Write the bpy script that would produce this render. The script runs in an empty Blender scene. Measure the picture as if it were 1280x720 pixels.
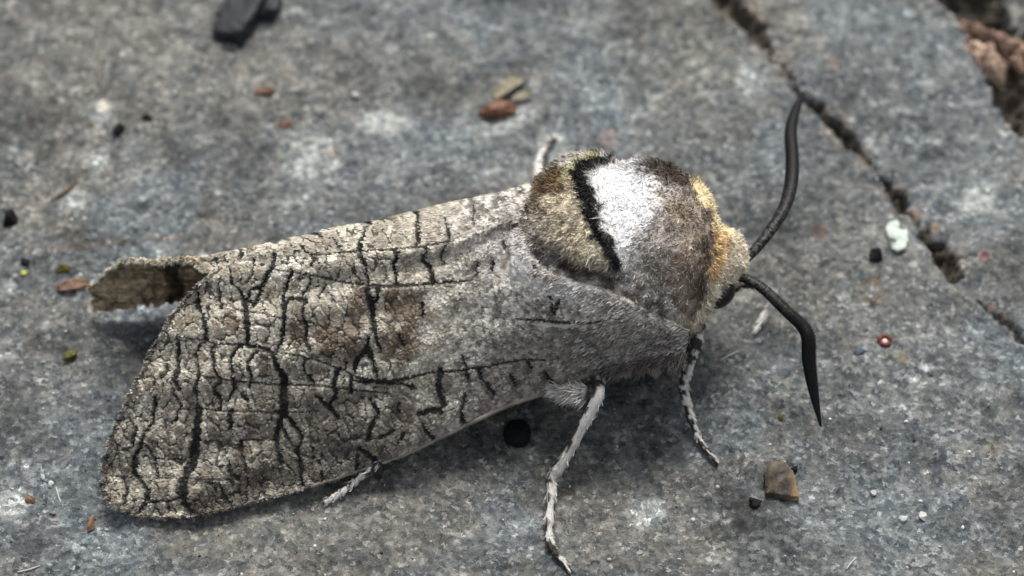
import bpy, bmesh, math, random
import numpy as np
from mathutils import Vector, Matrix
from mathutils.bvhtree import BVHTree

# ------------------------------------------------------------------ camera, sky, sun, exposure
S = 0.001                                   # the scene is laid out in millimetres and stored in metres
ELEV = math.radians(50)                     # camera looks down on the rock at this angle
LENS, SENSOR, DIST = 100.0, 36.0, 177.78    # macro lens, distance to the rock in mm
FWD = np.array([0, math.cos(ELEV), -math.sin(ELEV)])
RGT = np.array([1.0, 0, 0])
UPV = np.array([0, math.sin(ELEV), math.cos(ELEV)])
EYE = -FWD * DIST
K = SENSOR / LENS / 1280.0

scene = bpy.context.scene
col = scene.collection
cam_d = bpy.data.cameras.new('camera'); cam = bpy.data.objects.new('camera', cam_d); col.objects.link(cam)
cam.location = Vector(EYE * S)
cam.rotation_euler = (math.pi / 2 - ELEV, 0, 0)
cam_d.lens = LENS; cam_d.sensor_width = SENSOR
cam_d.clip_start = 0.005; cam_d.clip_end = 50
cam_d.dof.use_dof = True
cam_d.dof.focus_distance = 0.1660
cam_d.dof.aperture_fstop = 34
scene.camera = cam

SUN_EL, SUN_AZ = math.radians(58), math.radians(8)     # soft light from beyond the moth (azimuth from +Y towards +X)
world = bpy.data.worlds.new('World'); scene.world = world; world.use_nodes = True
wn = world.node_tree.nodes; wl = world.node_tree.links
wn.clear()
sky = wn.new('ShaderNodeTexSky'); sky.sky_type = 'NISHITA'; sky.sun_disc = False
sky.sun_elevation = SUN_EL; sky.sun_rotation = SUN_AZ
sky.dust_density = 4.0; sky.air_density = 1.0; sky.ozone_density = 1.0
hs = wn.new('ShaderNodeHueSaturation'); hs.inputs['Saturation'].default_value = 0.35
bg = wn.new('ShaderNodeBackground'); bg.inputs['Strength'].default_value = 0.075
wo = wn.new('ShaderNodeOutputWorld')
wl.new(sky.outputs[0], hs.inputs['Color']); wl.new(hs.outputs[0], bg.inputs[0]); wl.new(bg.outputs[0], wo.inputs[0])

sun_d = bpy.data.lights.new('sun', 'SUN'); sun = bpy.data.objects.new('sun', sun_d); col.objects.link(sun)
sun_d.energy = 1.5; sun_d.angle = math.radians(24); sun_d.color = (1.0, 0.965, 0.91)
sd = Vector((math.sin(SUN_AZ) * math.cos(SUN_EL), math.cos(SUN_AZ) * math.cos(SUN_EL), math.sin(SUN_EL)))
sun.rotation_euler = sd.to_track_quat('Z', 'Y').to_euler()
sun.location = sd * 0.5

scene.view_settings.view_transform = 'Standard'
scene.view_settings.look = 'None'
scene.view_settings.exposure = 1.12
scene.view_settings.gamma = 1.0
scene.view_settings.use_curve_mapping = False
scene.render.engine = 'CYCLES'
scene.cycles.use_denoising = True
scene.cycles.max_bounces = 6
scene.cycles.diffuse_bounces = 3

rng = np.random.default_rng(7)
random.seed(7)

# ------------------------------------------------------------------ helpers
def P(px, py, z):
    """point at height z (mm) seen at photo pixel (px, py); arrays allowed"""
    px = np.asarray(px, float); py = np.asarray(py, float); z = np.asarray(z, float)
    d = FWD + RGT * ((px - 640) * K)[..., None] + UPV * ((360 - py) * K)[..., None]
    t = (z - EYE[2]) / d[..., 2]
    return EYE + d * t[..., None]

def proj(v):
    r = v - EYE
    dep = r @ FWD
    return 640 + (r @ RGT) / dep / K, 360 - (r @ UPV) / dep / K

def sstep(a, b, x):
    t = np.clip((x - a) / (b - a), 0, 1)
    return t * t * (3 - 2 * t)

def hashf(ix, iy, seed):
    h = (ix.astype(np.int64) * 374761393 + iy.astype(np.int64) * 668265263 + seed * 974634777) & 0xFFFFFFFF
    h = ((h ^ (h >> 13)) * 1274126177) & 0xFFFFFFFF
    h = ((h ^ (h >> 16)) * 2246822519) & 0xFFFFFFFF
    h = h ^ (h >> 15)
    return (h & 0xFFFFFF) / float(0x1000000)

def noise(x, y, seed=0):
    ix = np.floor(x); iy = np.floor(y)
    fx = x - ix; fy = y - iy
    fx = fx * fx * (3 - 2 * fx); fy = fy * fy * (3 - 2 * fy)
    a = hashf(ix, iy, seed); b = hashf(ix + 1, iy, seed)
    c = hashf(ix, iy + 1, seed); d = hashf(ix + 1, iy + 1, seed)
    return (a * (1 - fx) + b * fx) * (1 - fy) + (c * (1 - fx) + d * fx) * fy

def fbm(x, y, seed=0, octaves=4, gain=0.5):
    s = 0; a = 1; n = 0
    for k in range(octaves):
        s = s + a * noise(x * 2 ** k + 17.3 * k, y * 2 ** k - 9.1 * k, seed + k); n += a; a *= gain
    return s / n

def voronoi(x, y, seed=0, jit=0.9):
    ix = np.floor(x); iy = np.floor(y)
    f1 = np.full(x.shape, 9.0); f2 = np.full(x.shape, 9.0); cid = np.zeros(x.shape)
    for dx in (-1, 0, 1):
        for dy in (-1, 0, 1):
            cx = ix + dx; cy = iy + dy
            qx = cx + 0.5 + jit * (hashf(cx, cy, seed) - 0.5); qy = cy + 0.5 + jit * (hashf(cx, cy, seed + 5) - 0.5)
            d = np.hypot(qx - x, qy - y)
            r = hashf(cx, cy, seed + 9)
            near = d < f1
            f2 = np.where(near, f1, np.minimum(f2, d)); cid = np.where(near, r, cid); f1 = np.where(near, d, f1)
    return f1, f2, cid

def seg_sd(x, y, pts, out=None):
    """smallest (distance - half width) to a polyline of (x, y, width)"""
    if out is None: out = np.full(x.shape, 99.0)
    for (x0, y0, w0), (x1, y1, w1) in zip(pts[:-1], pts[1:]):
        m = 16 + max(w0, w1)
        k = np.nonzero((x > min(x0, x1) - m) & (x < max(x0, x1) + m) & (y > min(y0, y1) - m) & (y < max(y0, y1) + m))
        if k[0].size == 0: continue
        xx = x[k]; yy = y[k]
        L = (x1 - x0) ** 2 + (y1 - y0) ** 2 + 1e-9
        t = np.clip(((xx - x0) * (x1 - x0) + (yy - y0) * (y1 - y0)) / L, 0, 1)
        d = np.hypot(xx - x0 - t * (x1 - x0), yy - y0 - t * (y1 - y0)) - 0.5 * (w0 + t * (w1 - w0))
        out[k] = np.minimum(out[k], d)
    return out

def in_poly(x, y, poly):
    """signed distance, negative inside"""
    d = np.full(x.shape, 1e9); ins = np.zeros(x.shape, bool)
    n = len(poly)
    for i in range(n):
        x0, y0 = poly[i]; x1, y1 = poly[(i + 1) % n]
        L = (x1 - x0) ** 2 + (y1 - y0) ** 2 + 1e-9
        t = np.clip(((x - x0) * (x1 - x0) + (y - y0) * (y1 - y0)) / L, 0, 1)
        d = np.minimum(d, np.hypot(x - x0 - t * (x1 - x0), y - y0 - t * (y1 - y0)))
        c = ((y0 > y) != (y1 > y)) & (x < (x1 - x0) * (y - y0) / (y1 - y0 + 1e-12) + x0)
        ins ^= c
    return np.where(ins, -d, d)

def catmull(pts, n):
    """n samples at equal arc length along a smooth curve through pts (any dimension)"""
    p = np.asarray(pts, float)
    q = np.vstack([2 * p[0] - p[1], p, 2 * p[-1] - p[-2]])
    out = []
    for i in range(1, len(q) - 2):
        t = np.linspace(0, 1, 24, endpoint=False)[:, None]
        a, b, c, d = q[i - 1], q[i], q[i + 1], q[i + 2]
        out.append(0.5 * (2 * b + (c - a) * t + (2 * a - 5 * b + 4 * c - d) * t ** 2 + (3 * b - a - 3 * c + d) * t ** 3))
    out = np.vstack(out + [p[-1:]])
    s = np.concatenate([[0], np.cumsum(np.linalg.norm(np.diff(out, axis=0), axis=1))])
    u = np.linspace(0, s[-1], n)
    return np.stack([np.interp(u, s, out[:, k]) for k in range(p.shape[1])], 1)

def mesh_obj(name, v, faces, m, parent=None, colors=None, smooth=True):
    """one mesh object; v in millimetres, faces an (n, 3 or 4) array or a list of such arrays"""
    if isinstance(faces, np.ndarray): faces = [faces]
    faces = [np.asarray(f, np.int32) for f in faces if len(f)]
    me = bpy.data.meshes.new(name)
    v = np.asarray(v, float) * S
    me.vertices.add(len(v)); me.vertices.foreach_set('co', v.ravel())
    loops = np.concatenate([f.ravel() for f in faces])
    tot = np.concatenate([np.full(len(f), f.shape[1], np.int32) for f in faces])
    start = np.concatenate([[0], np.cumsum(tot)[:-1]]).astype(np.int32)
    me.loops.add(len(loops)); me.loops.foreach_set('vertex_index', loops)
    me.polygons.add(len(tot)); me.polygons.foreach_set('loop_start', start)
    try: me.polygons.foreach_set('loop_total', tot)
    except Exception: pass
    me.update(calc_edges=True); me.validate()
    if smooth: me.shade_smooth()
    if colors is not None:
        a = me.color_attributes.new('Col', 'FLOAT_COLOR', 'POINT')
        c = np.ones((len(v), 4)); c[:, :3] = colors
        a.data.foreach_set('color', c.ravel())
    me.materials.append(m)
    o = bpy.data.objects.new(name, me); col.objects.link(o)
    if parent is not None: o.parent = parent
    return o

def grid_faces(nu, nv, wrap=False):
    i = np.arange(nu - 1)[:, None]; j = np.arange(nv if wrap else nv - 1)[None, :]
    j2 = (j + 1) % nv
    a = i * nv + j; b = (i + 1) * nv + j; c = (i + 1) * nv + j2; d = i * nv + j2
    return np.stack([a, b, c, d], -1).reshape(-1, 4)

def unit(v): return v / (np.linalg.norm(v, axis=-1, keepdims=True) + 1e-12)

def grid_normals(g):
    return unit(np.cross(np.gradient(g, axis=0), np.gradient(g, axis=1)))

def tube(path, rad, nseg=10, flat=1.0):
    path = np.asarray(path, float); n = len(path)
    t = unit(np.gradient(path, axis=0))
    up = np.array([0, 0, 1.0]); s = unit(np.cross(t, up)); w = unit(np.cross(s, t))
    a = np.linspace(0, 2 * math.pi, nseg, endpoint=False)
    r = np.asarray(rad, float)[:, None, None]
    ring = path[:, None] + r * (s[:, None] * np.cos(a)[None, :, None] + flat * w[:, None] * np.sin(a)[None, :, None])
    v = np.vstack([ring.reshape(-1, 3), path[:1], path[-1:]])
    f = grid_faces(n, nseg, True)
    k = np.arange(nseg); k2 = (k + 1) % nseg
    cap = np.vstack([np.stack([np.full(nseg, n * nseg), k, k2], 1), np.stack([np.full(nseg, n * nseg + 1), (n - 1) * nseg + k2, (n - 1) * nseg + k], 1)])
    return v, [f, cap], ring

def ribbons(root, direc, length, width, colr, curl=None, tipcol=1.15):
    """thin tapering hairs: five vertices each"""
    n = len(root)
    side = unit(np.cross(direc, rng.normal(size=(n, 3))))
    L = length[:, None]; W = width[:, None] * side * 0.5
    if curl is None: curl = rng.normal(size=(n, 3)) * 0.12
    mid = root + direc * L * 0.55; tip = root + (direc + curl) * L
    v = np.stack([root - W, root + W, mid - W * 0.8, mid + W * 0.8, tip], 1).reshape(-1, 3)
    b = np.arange(n)[:, None] * 5
    q = np.concatenate([b + 0, b + 1, b + 3, b + 2], 1); t = np.concatenate([b + 2, b + 3, b + 4], 1)
    c = np.repeat(colr[:, None], 5, 1); c[:, 4] *= tipcol; c[:, 0:2] *= 0.9
    return v, [q, t], np.clip(c.reshape(-1, 3), 0.004, 0.95)

def join(parts):
    V = []; F = []; C = []; off = 0
    for v, f, c in parts:
        V.append(v); C.append(np.broadcast_to(c, (len(v), 3)))
        F += [np.asarray(x) + off for x in f]; off += len(v)
    return np.vstack(V), F, np.vstack(C)

def tag(o, label=None, cat=None, group=None, kind=None):
    if label: o['label'] = label
    if cat: o['category'] = cat
    if group: o['group'] = group
    if kind: o['kind'] = kind
    return o

# ------------------------------------------------------------------ materials
def new_mat(name):
    m = bpy.data.materials.new(name); m.use_nodes = True
    nt = m.node_tree
    return m, nt.nodes, nt.links, nt.nodes['Principled BSDF']

def coords_mm(n, l):
    tc = n.new('ShaderNodeTexCoord'); sc = n.new('ShaderNodeVectorMath'); sc.operation = 'SCALE'; sc.inputs['Scale'].default_value = 1000.0
    l.new(tc.outputs['Object'], sc.inputs[0]); return sc.outputs[0]

def attr_mat(name, rough=0.75, spec=0.3, scale=9.0, amount=0.35, bump=0.02, sheen=0.0):
    """colour attribute broken up by fine grain and relief"""
    m, n, l, b = new_mat(name)
    at = n.new('ShaderNodeAttribute'); at.attribute_name = 'Col'
    co = coords_mm(n, l)
    ns = n.new('ShaderNodeTexNoise'); ns.inputs['Scale'].default_value = scale; ns.inputs['Detail'].default_value = 4; ns.inputs['Roughness'].default_value = 0.65
    l.new(co, ns.inputs['Vector'])
    mr = n.new('ShaderNodeMapRange'); mr.inputs['From Min'].default_value = 0.25; mr.inputs['From Max'].default_value = 0.75
    mr.inputs['To Min'].default_value = 1 - amount; mr.inputs['To Max'].default_value = 1 + amount
    l.new(ns.outputs['Fac'], mr.inputs['Value'])
    mx = n.new('ShaderNodeVectorMath'); mx.operation = 'SCALE'
    l.new(at.outputs['Color'], mx.inputs[0]); l.new(mr.outputs[0], mx.inputs['Scale'])
    l.new(mx.outputs[0], b.inputs['Base Color'])
    b.inputs['Roughness'].default_value = rough; b.inputs['Specular IOR Level'].default_value = spec
    if sheen: b.inputs['Sheen Weight'].default_value = sheen
    if bump:
        bp = n.new('ShaderNodeBump'); bp.inputs['Strength'].default_value = 0.8; bp.inputs['Distance'].default_value = bump * S
        l.new(ns.outputs['Fac'], bp.inputs['Height']); l.new(bp.outputs[0], b.inputs['Normal'])
    return m

def solid_mat(name, c1, c2, rough=0.7, spec=0.3, scale=3.0, bump=0.05):
    m, n, l, b = new_mat(name)
    co = coords_mm(n, l)
    ns = n.new('ShaderNodeTexNoise'); ns.inputs['Scale'].default_value = scale; ns.inputs['Detail'].default_value = 6; ns.inputs['Roughness'].default_value = 0.65
    l.new(co, ns.inputs['Vector'])
    rp = n.new('ShaderNodeValToRGB'); rp.color_ramp.elements[0].position = 0.35; rp.color_ramp.elements[1].position = 0.65
    rp.color_ramp.elements[0].color = (*c1, 1); rp.color_ramp.elements[1].color = (*c2, 1)
    l.new(ns.outputs['Fac'], rp.inputs[0]); l.new(rp.outputs[0], b.inputs['Base Color'])
    b.inputs['Roughness'].default_value = rough; b.inputs['Specular IOR Level'].default_value = spec
    bp = n.new('ShaderNodeBump'); bp.inputs['Strength'].default_value = 0.7; bp.inputs['Distance'].default_value = bump * S
    l.new(ns.outputs['Fac'], bp.inputs['Height']); l.new(bp.outputs[0], b.inputs['Normal'])
    return m

def rock_material():
    m, n, l, b = new_mat('rock')
    co = coords_mm(n, l)
    def nz(scale, detail=5, rough=0.6, src=co):
        t = n.new('ShaderNodeTexNoise'); t.inputs['Scale'].default_value = scale; t.inputs['Detail'].default_value = detail; t.inputs['Roughness'].default_value = rough
        l.new(src, t.inputs['Vector']); return t
    wob = nz(5.0, 5, .7)
    sub = n.new('ShaderNodeVectorMath'); sub.operation = 'SUBTRACT'; sub.inputs[1].default_value = (0.5, 0.5, 0.5); l.new(wob.outputs['Color'], sub.inputs[0])
    sc = n.new('ShaderNodeVectorMath'); sc.operation = 'SCALE'; sc.inputs['Scale'].default_value = 0.75; l.new(sub.outputs[0], sc.inputs[0])
    ad = n.new('ShaderNodeVectorMath'); ad.operation = 'ADD'; l.new(co, ad.inputs[0]); l.new(sc.outputs[0], ad.inputs[1])
    def grains(scale, stops):
        v = n.new('ShaderNodeTexVoronoi'); v.inputs['Scale'].default_value = scale; l.new(ad.outputs[0], v.inputs['Vector'])
        sp = n.new('ShaderNodeSeparateColor'); l.new(v.outputs['Color'], sp.inputs[0])
        r = n.new('ShaderNodeValToRGB'); r.color_ramp.interpolation = 'LINEAR'
        e = r.color_ramp.elements
        while len(e) < len(stops): e.new(0.5)
        for k, (p, c) in enumerate(stops): e[k].position = p; e[k].color = (*c, 1)
        l.new(sp.outputs[0], r.inputs[0]); return v, r
    v1, r1 = grains(4.3, [(0.0, (0.030, 0.036, 0.043)), (0.2, (0.095, 0.108, 0.122)), (0.5, (0.185, 0.195, 0.20)), (0.75, (0.285, 0.285, 0.275)), (0.90, (0.40, 0.40, 0.39)), (1.0, (0.78, 0.79, 0.79))])
    v2, r2 = grains(1.7, [(0.0, (0.075, 0.088, 0.10)), (0.35, (0.165, 0.182, 0.195)), (0.7, (0.27, 0.262, 0.245)), (1.0, (0.42, 0.41, 0.39))])
    big = nz(1.1, 6, 0.7)
    mk = n.new('ShaderNodeMapRange'); mk.inputs['From Min'].default_value = 0.35; mk.inputs['From Max'].default_value = 0.65; mk.inputs['To Min'].default_value = 0.15; mk.inputs['To Max'].default_value = 0.7
    l.new(big.outputs['Fac'], mk.inputs['Value'])
    mx = n.new('ShaderNodeMix'); mx.data_type = 'RGBA'; l.new(mk.outputs[0], mx.inputs['Factor']); l.new(r1.outputs[0], mx.inputs['A']); l.new(r2.outputs[0], mx.inputs['B'])
    fine = nz(7.0, 6, 0.75, ad.outputs[0])
    fm = n.new('ShaderNodeMapRange'); fm.inputs['From Min'].default_value = 0.28; fm.inputs['From Max'].default_value = 0.72; fm.inputs['To Min'].default_value = 0.36; fm.inputs['To Max'].default_value = 1.62
    l.new(fine.outputs['Fac'], fm.inputs['Value'])
    s2 = n.new('ShaderNodeVectorMath'); s2.operation = 'SCALE'; l.new(mx.outputs['Result'], s2.inputs[0]); l.new(fm.outputs[0], s2.inputs['Scale'])
    at = n.new('ShaderNodeAttribute'); at.attribute_name = 'Col'
    ml = n.new('ShaderNodeVectorMath'); ml.operation = 'MULTIPLY'
    tn = n.new('ShaderNodeVectorMath'); tn.operation = 'MULTIPLY'; tn.inputs[1].default_value = (0.97, 1.0, 0.985); l.new(s2.outputs[0], tn.inputs[0]); l.new(tn.outputs[0], ml.inputs[0]); l.new(at.outputs['Color'], ml.inputs[1])
    l.new(ml.outputs[0], b.inputs['Base Color'])
    b.inputs['Roughness'].default_value = 0.78; b.inputs['Specular IOR Level'].default_value = 0.35
    hsum = n.new('ShaderNodeMath'); hsum.operation = 'ADD'; l.new(fine.outputs['Fac'], hsum.inputs[0]); l.new(v1.outputs['Distance'], hsum.inputs[1])
    bp = n.new('ShaderNodeBump'); bp.inputs['Strength'].default_value = 0.9; bp.inputs['Distance'].default_value = 0.10 * S
    l.new(hsum.outputs[0], bp.inputs['Height']); l.new(bp.outputs[0], b.inputs['Normal'])
    return m

M_ROCK = rock_material()
M_WING = attr_mat('wing_membrane', 0.8, 0.2, 10.0, 0.30, 0.03)
M_SCALE = attr_mat('wing_scales', 0.62, 0.35, 6.0, 0.18, 0.0)
M_FUR = attr_mat('fur', 0.65, 0.3, 5.0, 0.2, 0.0, 0.1)
M_SKIN = attr_mat('body_cuticle', 0.85, 0.2, 8.0, 0.3, 0.02)
M_LEG = attr_mat('leg_scales', 0.7, 0.3, 10.0, 0.3, 0.02)
M_ANT = attr_mat('antenna_cuticle', 0.42, 0.16, 14.0, 0.3, 0.012)
M_EYE = solid_mat('eye', (0.006, 0.004, 0.003), (0.009, 0.006, 0.004), 0.3, 0.4, 6, 0.004)

# ------------------------------------------------------------------ the rock
def G(px, py): return P(px, py, 0.0)
def gline(pts):
    """pixel polyline with pixel widths -> ground millimetres"""
    out = []
    for x, y, w in pts:
        q = G(x, y); out.append((q[0], q[1], w * 0.052))
    return out

CRACK = gline([(880, -30, 26), (905, -8, 30), (925, 15, 30), (946, 42, 30), (962, 62, 7), (985, 92, 6), (1003, 114, 9), (1024, 140, 18), (1045, 158, 20), (1062, 172, 24), (1080, 192, 6), (1104, 218, 4), (1122, 240, 15), (1130, 256, 15), (1138, 266, 4), (1150, 282, 6), (1165, 302, 22), (1180, 322, 30), (1195, 342, 22), (1199, 348, 8)])
CRACK2 = gline([(1228, 378, 4), (1245, 390, 7), (1262, 404, 12), (1278, 424, 12), (1300, 450, 14)])
CAVITY = [tuple(G(x, y)[:2]) for x, y in [(1168, -30), (1172, 4), (1196, 28), (1212, 62), (1236, 92), (1240, 128), (1254, 150), (1280, 164), (1330, 190), (1360, 120), (1330, 40), (1292, 30), (1268, 40), (1262, 0), (1250, -40)]]

def ground_fields(x, y):
    wx = x + 0.62 * (fbm(x * 1.2, y * 1.2, 51) - 0.5) * 2; wy = y + 0.62 * (fbm(x * 1.2, y * 1.2, 57) - 0.5) * 2
    wx += 0.25 * (noise(x * 4, y * 4, 58) - .5); wy += 0.25 * (noise(x * 4, y * 4, 59) - .5)
    far = 1 - sstep(60, 120, np.hypot(x, y))
    z = 0.9 * (fbm(x / 16, y / 16, 3, 3) - 0.5) + 0.75 * (fbm(x / 3.1, y / 3.1, 11, 4) - 0.5) + 0.26 * (fbm(x / 0.6, y / 0.6, 21, 3) - 0.5)
    z = z * (0.35 + 0.65 * sstep(6, 26, np.hypot(x + 8, (y + 8) * 1.2)))
    # pits and nicks
    f1, f2, cid = voronoi(wx / 2.6, wy / 2.6, 31)
    z -= 0.22 * (cid > 0.78) * sstep(0.42, 0.05, f1)
    c1 = seg_sd(wx, wy, CRACK); c2 = seg_sd(wx, wy, CRACK2); cv = in_poly(wx, wy, CAVITY)
    floor = fbm(x / 0.9, y / 0.9, 71, 4)
    k1 = sstep(0.07, -0.16, c1); k2 = sstep(0.07, -0.14, c2); kc = sstep(0.08, -0.35, cv)
    lip = sstep(0.6, 0.0, np.minimum(np.minimum(c1, c2), cv))
    z -= 0.12 * lip
    z -= k1 * (0.45 + 0.9 * sstep(0, -0.7, c1) + 1.3 * (floor - .5)) + k2 * (0.45 + 0.6 * (floor - .5)) + kc * (1.1 + 1.3 * sstep(0, -1.5, cv) + 2.2 * (floor - .5))
    # low ledge across the upper left
    led = seg_sd(x, y, gline([(-80, 176, 0), (60, 160, 0), (200, 168, 0), (330, 160, 0), (470, 140, 0), (570, 150, 0), (660, 200, 0)]))
    z -= 0.12 * sstep(1.4, 0, led)
    return z, np.maximum(np.maximum(k1, k2), kc), c1, cid, f1

def ground_z(px, py):
    q = G(px, py); 
    for _ in range(3):
        z = ground_fields(np.array([q[0]]), np.array([q[1]]))[0][0]; q = P(px, py, z)
    return q

def build_rock():
    def axis(lo, hi, step):
        mid = np.arange(lo, hi + step * .5, step)
        g = np.cumsum(step * 1.17 ** np.arange(1, 50))
        g = g[g < 900]
        return np.concatenate([(lo - g)[::-1], mid, hi + g])
    ax = axis(-37, 38, 0.105); ay = axis(-24, 29, 0.11)
    x, y = np.meshgrid(ax, ay, indexing='ij')
    z, crack, c1, cid, f1 = ground_fields(x, y)
    v = np.stack([x, y, z], -1)
    px, py = proj(v.reshape(-1, 3)); px = px.reshape(x.shape); py = py.reshape(x.shape)
    c = np.ones(x.shape + (3,))
    warm = sstep(0.42, 0.66, fbm(x / 9, y / 9, 101, 4)) * 0.75
    cool = sstep(0.46, 0.68, fbm(x / 6, y / 6, 131, 4))
    c *= 0.70 + 0.75 * (fbm(x / 4.5, y / 4.5, 139, 4)[..., None] - 0.5) + 0.7 * (fbm(x / 1.6, y / 1.6, 141, 4)[..., None] - 0.5) + 0.5 * (fbm(x / 0.7, y / 0.7, 145, 3)[..., None] - 0.5)
    c += 0.9 * sstep(0.64, 0.80, fbm(x / 0.9, y / 0.9, 147, 3))[..., None] * sstep(.4, .6, fbm(x / 5, y / 5, 149, 2))[..., None]
    def blend(mask, rgb):
        c[...] = c * (1 - mask[..., None]) + np.array(rgb) * mask[..., None] * (c.mean(-1, keepdims=True) ** 0.6)
    blend(warm * 0.85, (1.10, 1.0, 0.88)); blend(cool * 0.85, (0.95, 1.02, 1.08))
    wig = 8 * (fbm(x / 1.5, y / 1.5, 151, 3) - .5)
    def spot(cx, cy, rx, ry, rgb, amt=1.0, soft=0.5):
        d = np.hypot((px - cx) / rx, (py - cy) / ry) + wig * 0.09
        blend(sstep(1 + soft, 1 - soft, d) * amt, rgb)
    # broad tints of the stone itself
    spot(330, 100, 190, 55, (1.12, 1.03, 0.92), 0.6); spot(60, 60, 90, 60, (1.1, 1.02, 0.93), 0.5)
    spot(880, 60, 110, 90, (1.08, 1.0, 0.88), 0.55); spot(60, 430, 80, 70, (1.02, 0.95, 0.88), 0.5)
    spot(1090, 330, 120, 90, (1.02, 0.97, 0.90), 0.5); spot(880, 440, 70, 60, (1.0, 0.92, 0.8), 0.5)
    spot(560, 190, 150, 45, (1.05, 1.12, 1.18), 0.6); spot(1180, 210, 80, 90, (1.1, 1.16, 1.2), 0.55)
    spot(40, 640, 60, 60, (1.1, 1.15, 1.2), 0.5); spot(1150, 90, 90, 70, (1.1, 1.15, 1.18), 0.4)
    # crust spots
    for cx, cy, rx, ry in [(385, 192, 36, 26), (128, 140, 16, 14), (120, 202, 14, 11), (88, 248, 16, 17), (690, 180, 20, 17), (655, 145, 16, 10), (940, 110, 18, 22), (620, 160, 22, 8), (16, 628, 18, 16), (810, 640, 26, 18), (480, 155, 30, 14), (1225, 255, 22, 20)]:
        spot(cx, cy, rx, ry, (2.5, 2.5, 2.4), 0.75, 0.6)
    spot(128, 132, 8, 9, (3.6, 3.2, 2.7), 0.8); spot(415, 190, 7, 5, (1.3, 0.85, 0.6), 0.55)
    # rust vein and stains
    d = seg_sd(px, py + wig * 0.6, [(0, 318, 3), (60, 312, 4), (120, 306, 5), (175, 300, 3), (230, 296, 2)])
    blend(sstep(3.5, -1, d) * 0.6 * sstep(0.3, 0.6, noise(x * 1.2, y * 1.2, 5)), (1.05, 0.78, 0.62))
    ring = np.abs(np.hypot((px - 1090) / 1.0, (py - 364) / 1.25) + wig * 0.7 - 11)
    blend(sstep(4.5, 1, ring) * 0.75 * sstep(0.25, 0.5, noise(x * 2, y * 2, 6)), (1.0, 0.66, 0.42))
    for cx, cy, r, rgb in [(1230, 318, 7, (1.5, .6, .5)), (1024, 290, 9, (.8, .5, .45)), (1240, 383, 7, (1.1, .7, .62)), (1252, 395, 5, (1.2, .55, .45)), (1143, 268, 9, (2.0, 1.4, 1.1)), (1168, 285, 8, (1.9, 1.4, 1.1)), (1128, 448, 10, (1.4, 1.25, .9)), (1043, 78, 6, (1.3, .85, .65)), (1240, 560, 10, (1.4, 1.3, 1)), (760, 175, 12, (1.5, 1.2, 1.1))]:
        spot(cx, cy, r, r, rgb, 0.8)
    # dark pocks, set in the colour only
    for cx, cy, rx, ry in [(1166, 566, 26, 20), (1190, 655, 20, 14), (520, 108, 30, 12), (452, 85, 8, 10), (165, 438, 14, 9), (190, 128, 14, 9), (940, 628, 16, 12), (690, 640, 10, 8), (430, 100, 9, 6), (125, 297, 10, 8), (75, 560, 26, 14)]:
        spot(cx, cy, rx, ry, (0.42, 0.40, 0.37), 0.55, 0.8)
    # earth inside the cracks
    dirt = np.array([0.34, 0.27, 0.21]) * (0.6 + 0.9 * fbm(x / 0.5, y / 0.5, 161, 3)[..., None])
    c = c * (1 - crack[..., None]) + dirt * crack[..., None]
    edge = sstep(0.7, 0.1, np.abs(c1 - 0.25)) * sstep(0.45, 0.65, noise(x * 1.5, y * 1.5, 171))
    c = c * (1 - 0.45 * edge[..., None]) + np.array([0.95, 0.70, 0.52]) * 0.45 * edge[..., None]
    nx, ny = x.shape
    o = mesh_obj('rock_ground', v.reshape(-1, 3), grid_faces(nx, ny), M_ROCK, None, c.reshape(-1, 3))
    tag(o, 'weathered grey granite rock surface with diagonal earth filled cracks', 'rock', kind='structure')
    return o

build_rock()

# ------------------------------------------------------------------ the moth
moth = bpy.data.objects.new('moth', None); col.objects.link(moth)
moth.empty_display_size = 0.005
tag(moth, 'large grey bark patterned moth with white thorax patch resting on the rock', 'moth')

AX = np.array([math.cos(math.radians(10)), math.sin(math.radians(10)), 0]); SD = np.array([-AX[1], AX[0], 0]); UZ = np.array([0, 0, 1.0])
CT = P(790, 332, 6.6)
TUFT = [(668, 232), (690, 216), (712, 206), (740, 194), (762, 202), (748, 222), (752, 262), (766, 300), (775, 332), (758, 338), (715, 324), (686, 308), (671, 280)]
ST = np.array([(-27, .5, .5, 2.6), (-25, 1.6, 1.6, 2.8), (-18, 3.0, 3.0, 3.6), (-11, 3.9, 3.9, 4.8), (-8, 4.4, 4.4, 5.7), (-6.3, 5.0, 5.1, 6.3), (-4.6, 5.75, 5.9, 6.5), (-2.5, 6.1, 6.2, 6.6), (0, 6.25, 6.25, 6.6), (2.2, 5.95, 5.95, 6.5), (3.6, 5.3, 5.25, 6.4), (4.5, 4.55, 4.45, 6.35), (4.9, 3.8, 3.75, 6.3), (5.1, 2.8, 2.8, 6.25), (5.6, 2.0, 2.05, 6.2), (6.3, 1.7, 1.75, 6.15), (6.75, 1.2, 1.25, 6.15), (7.0, .06, .06, 6.15)])

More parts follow.
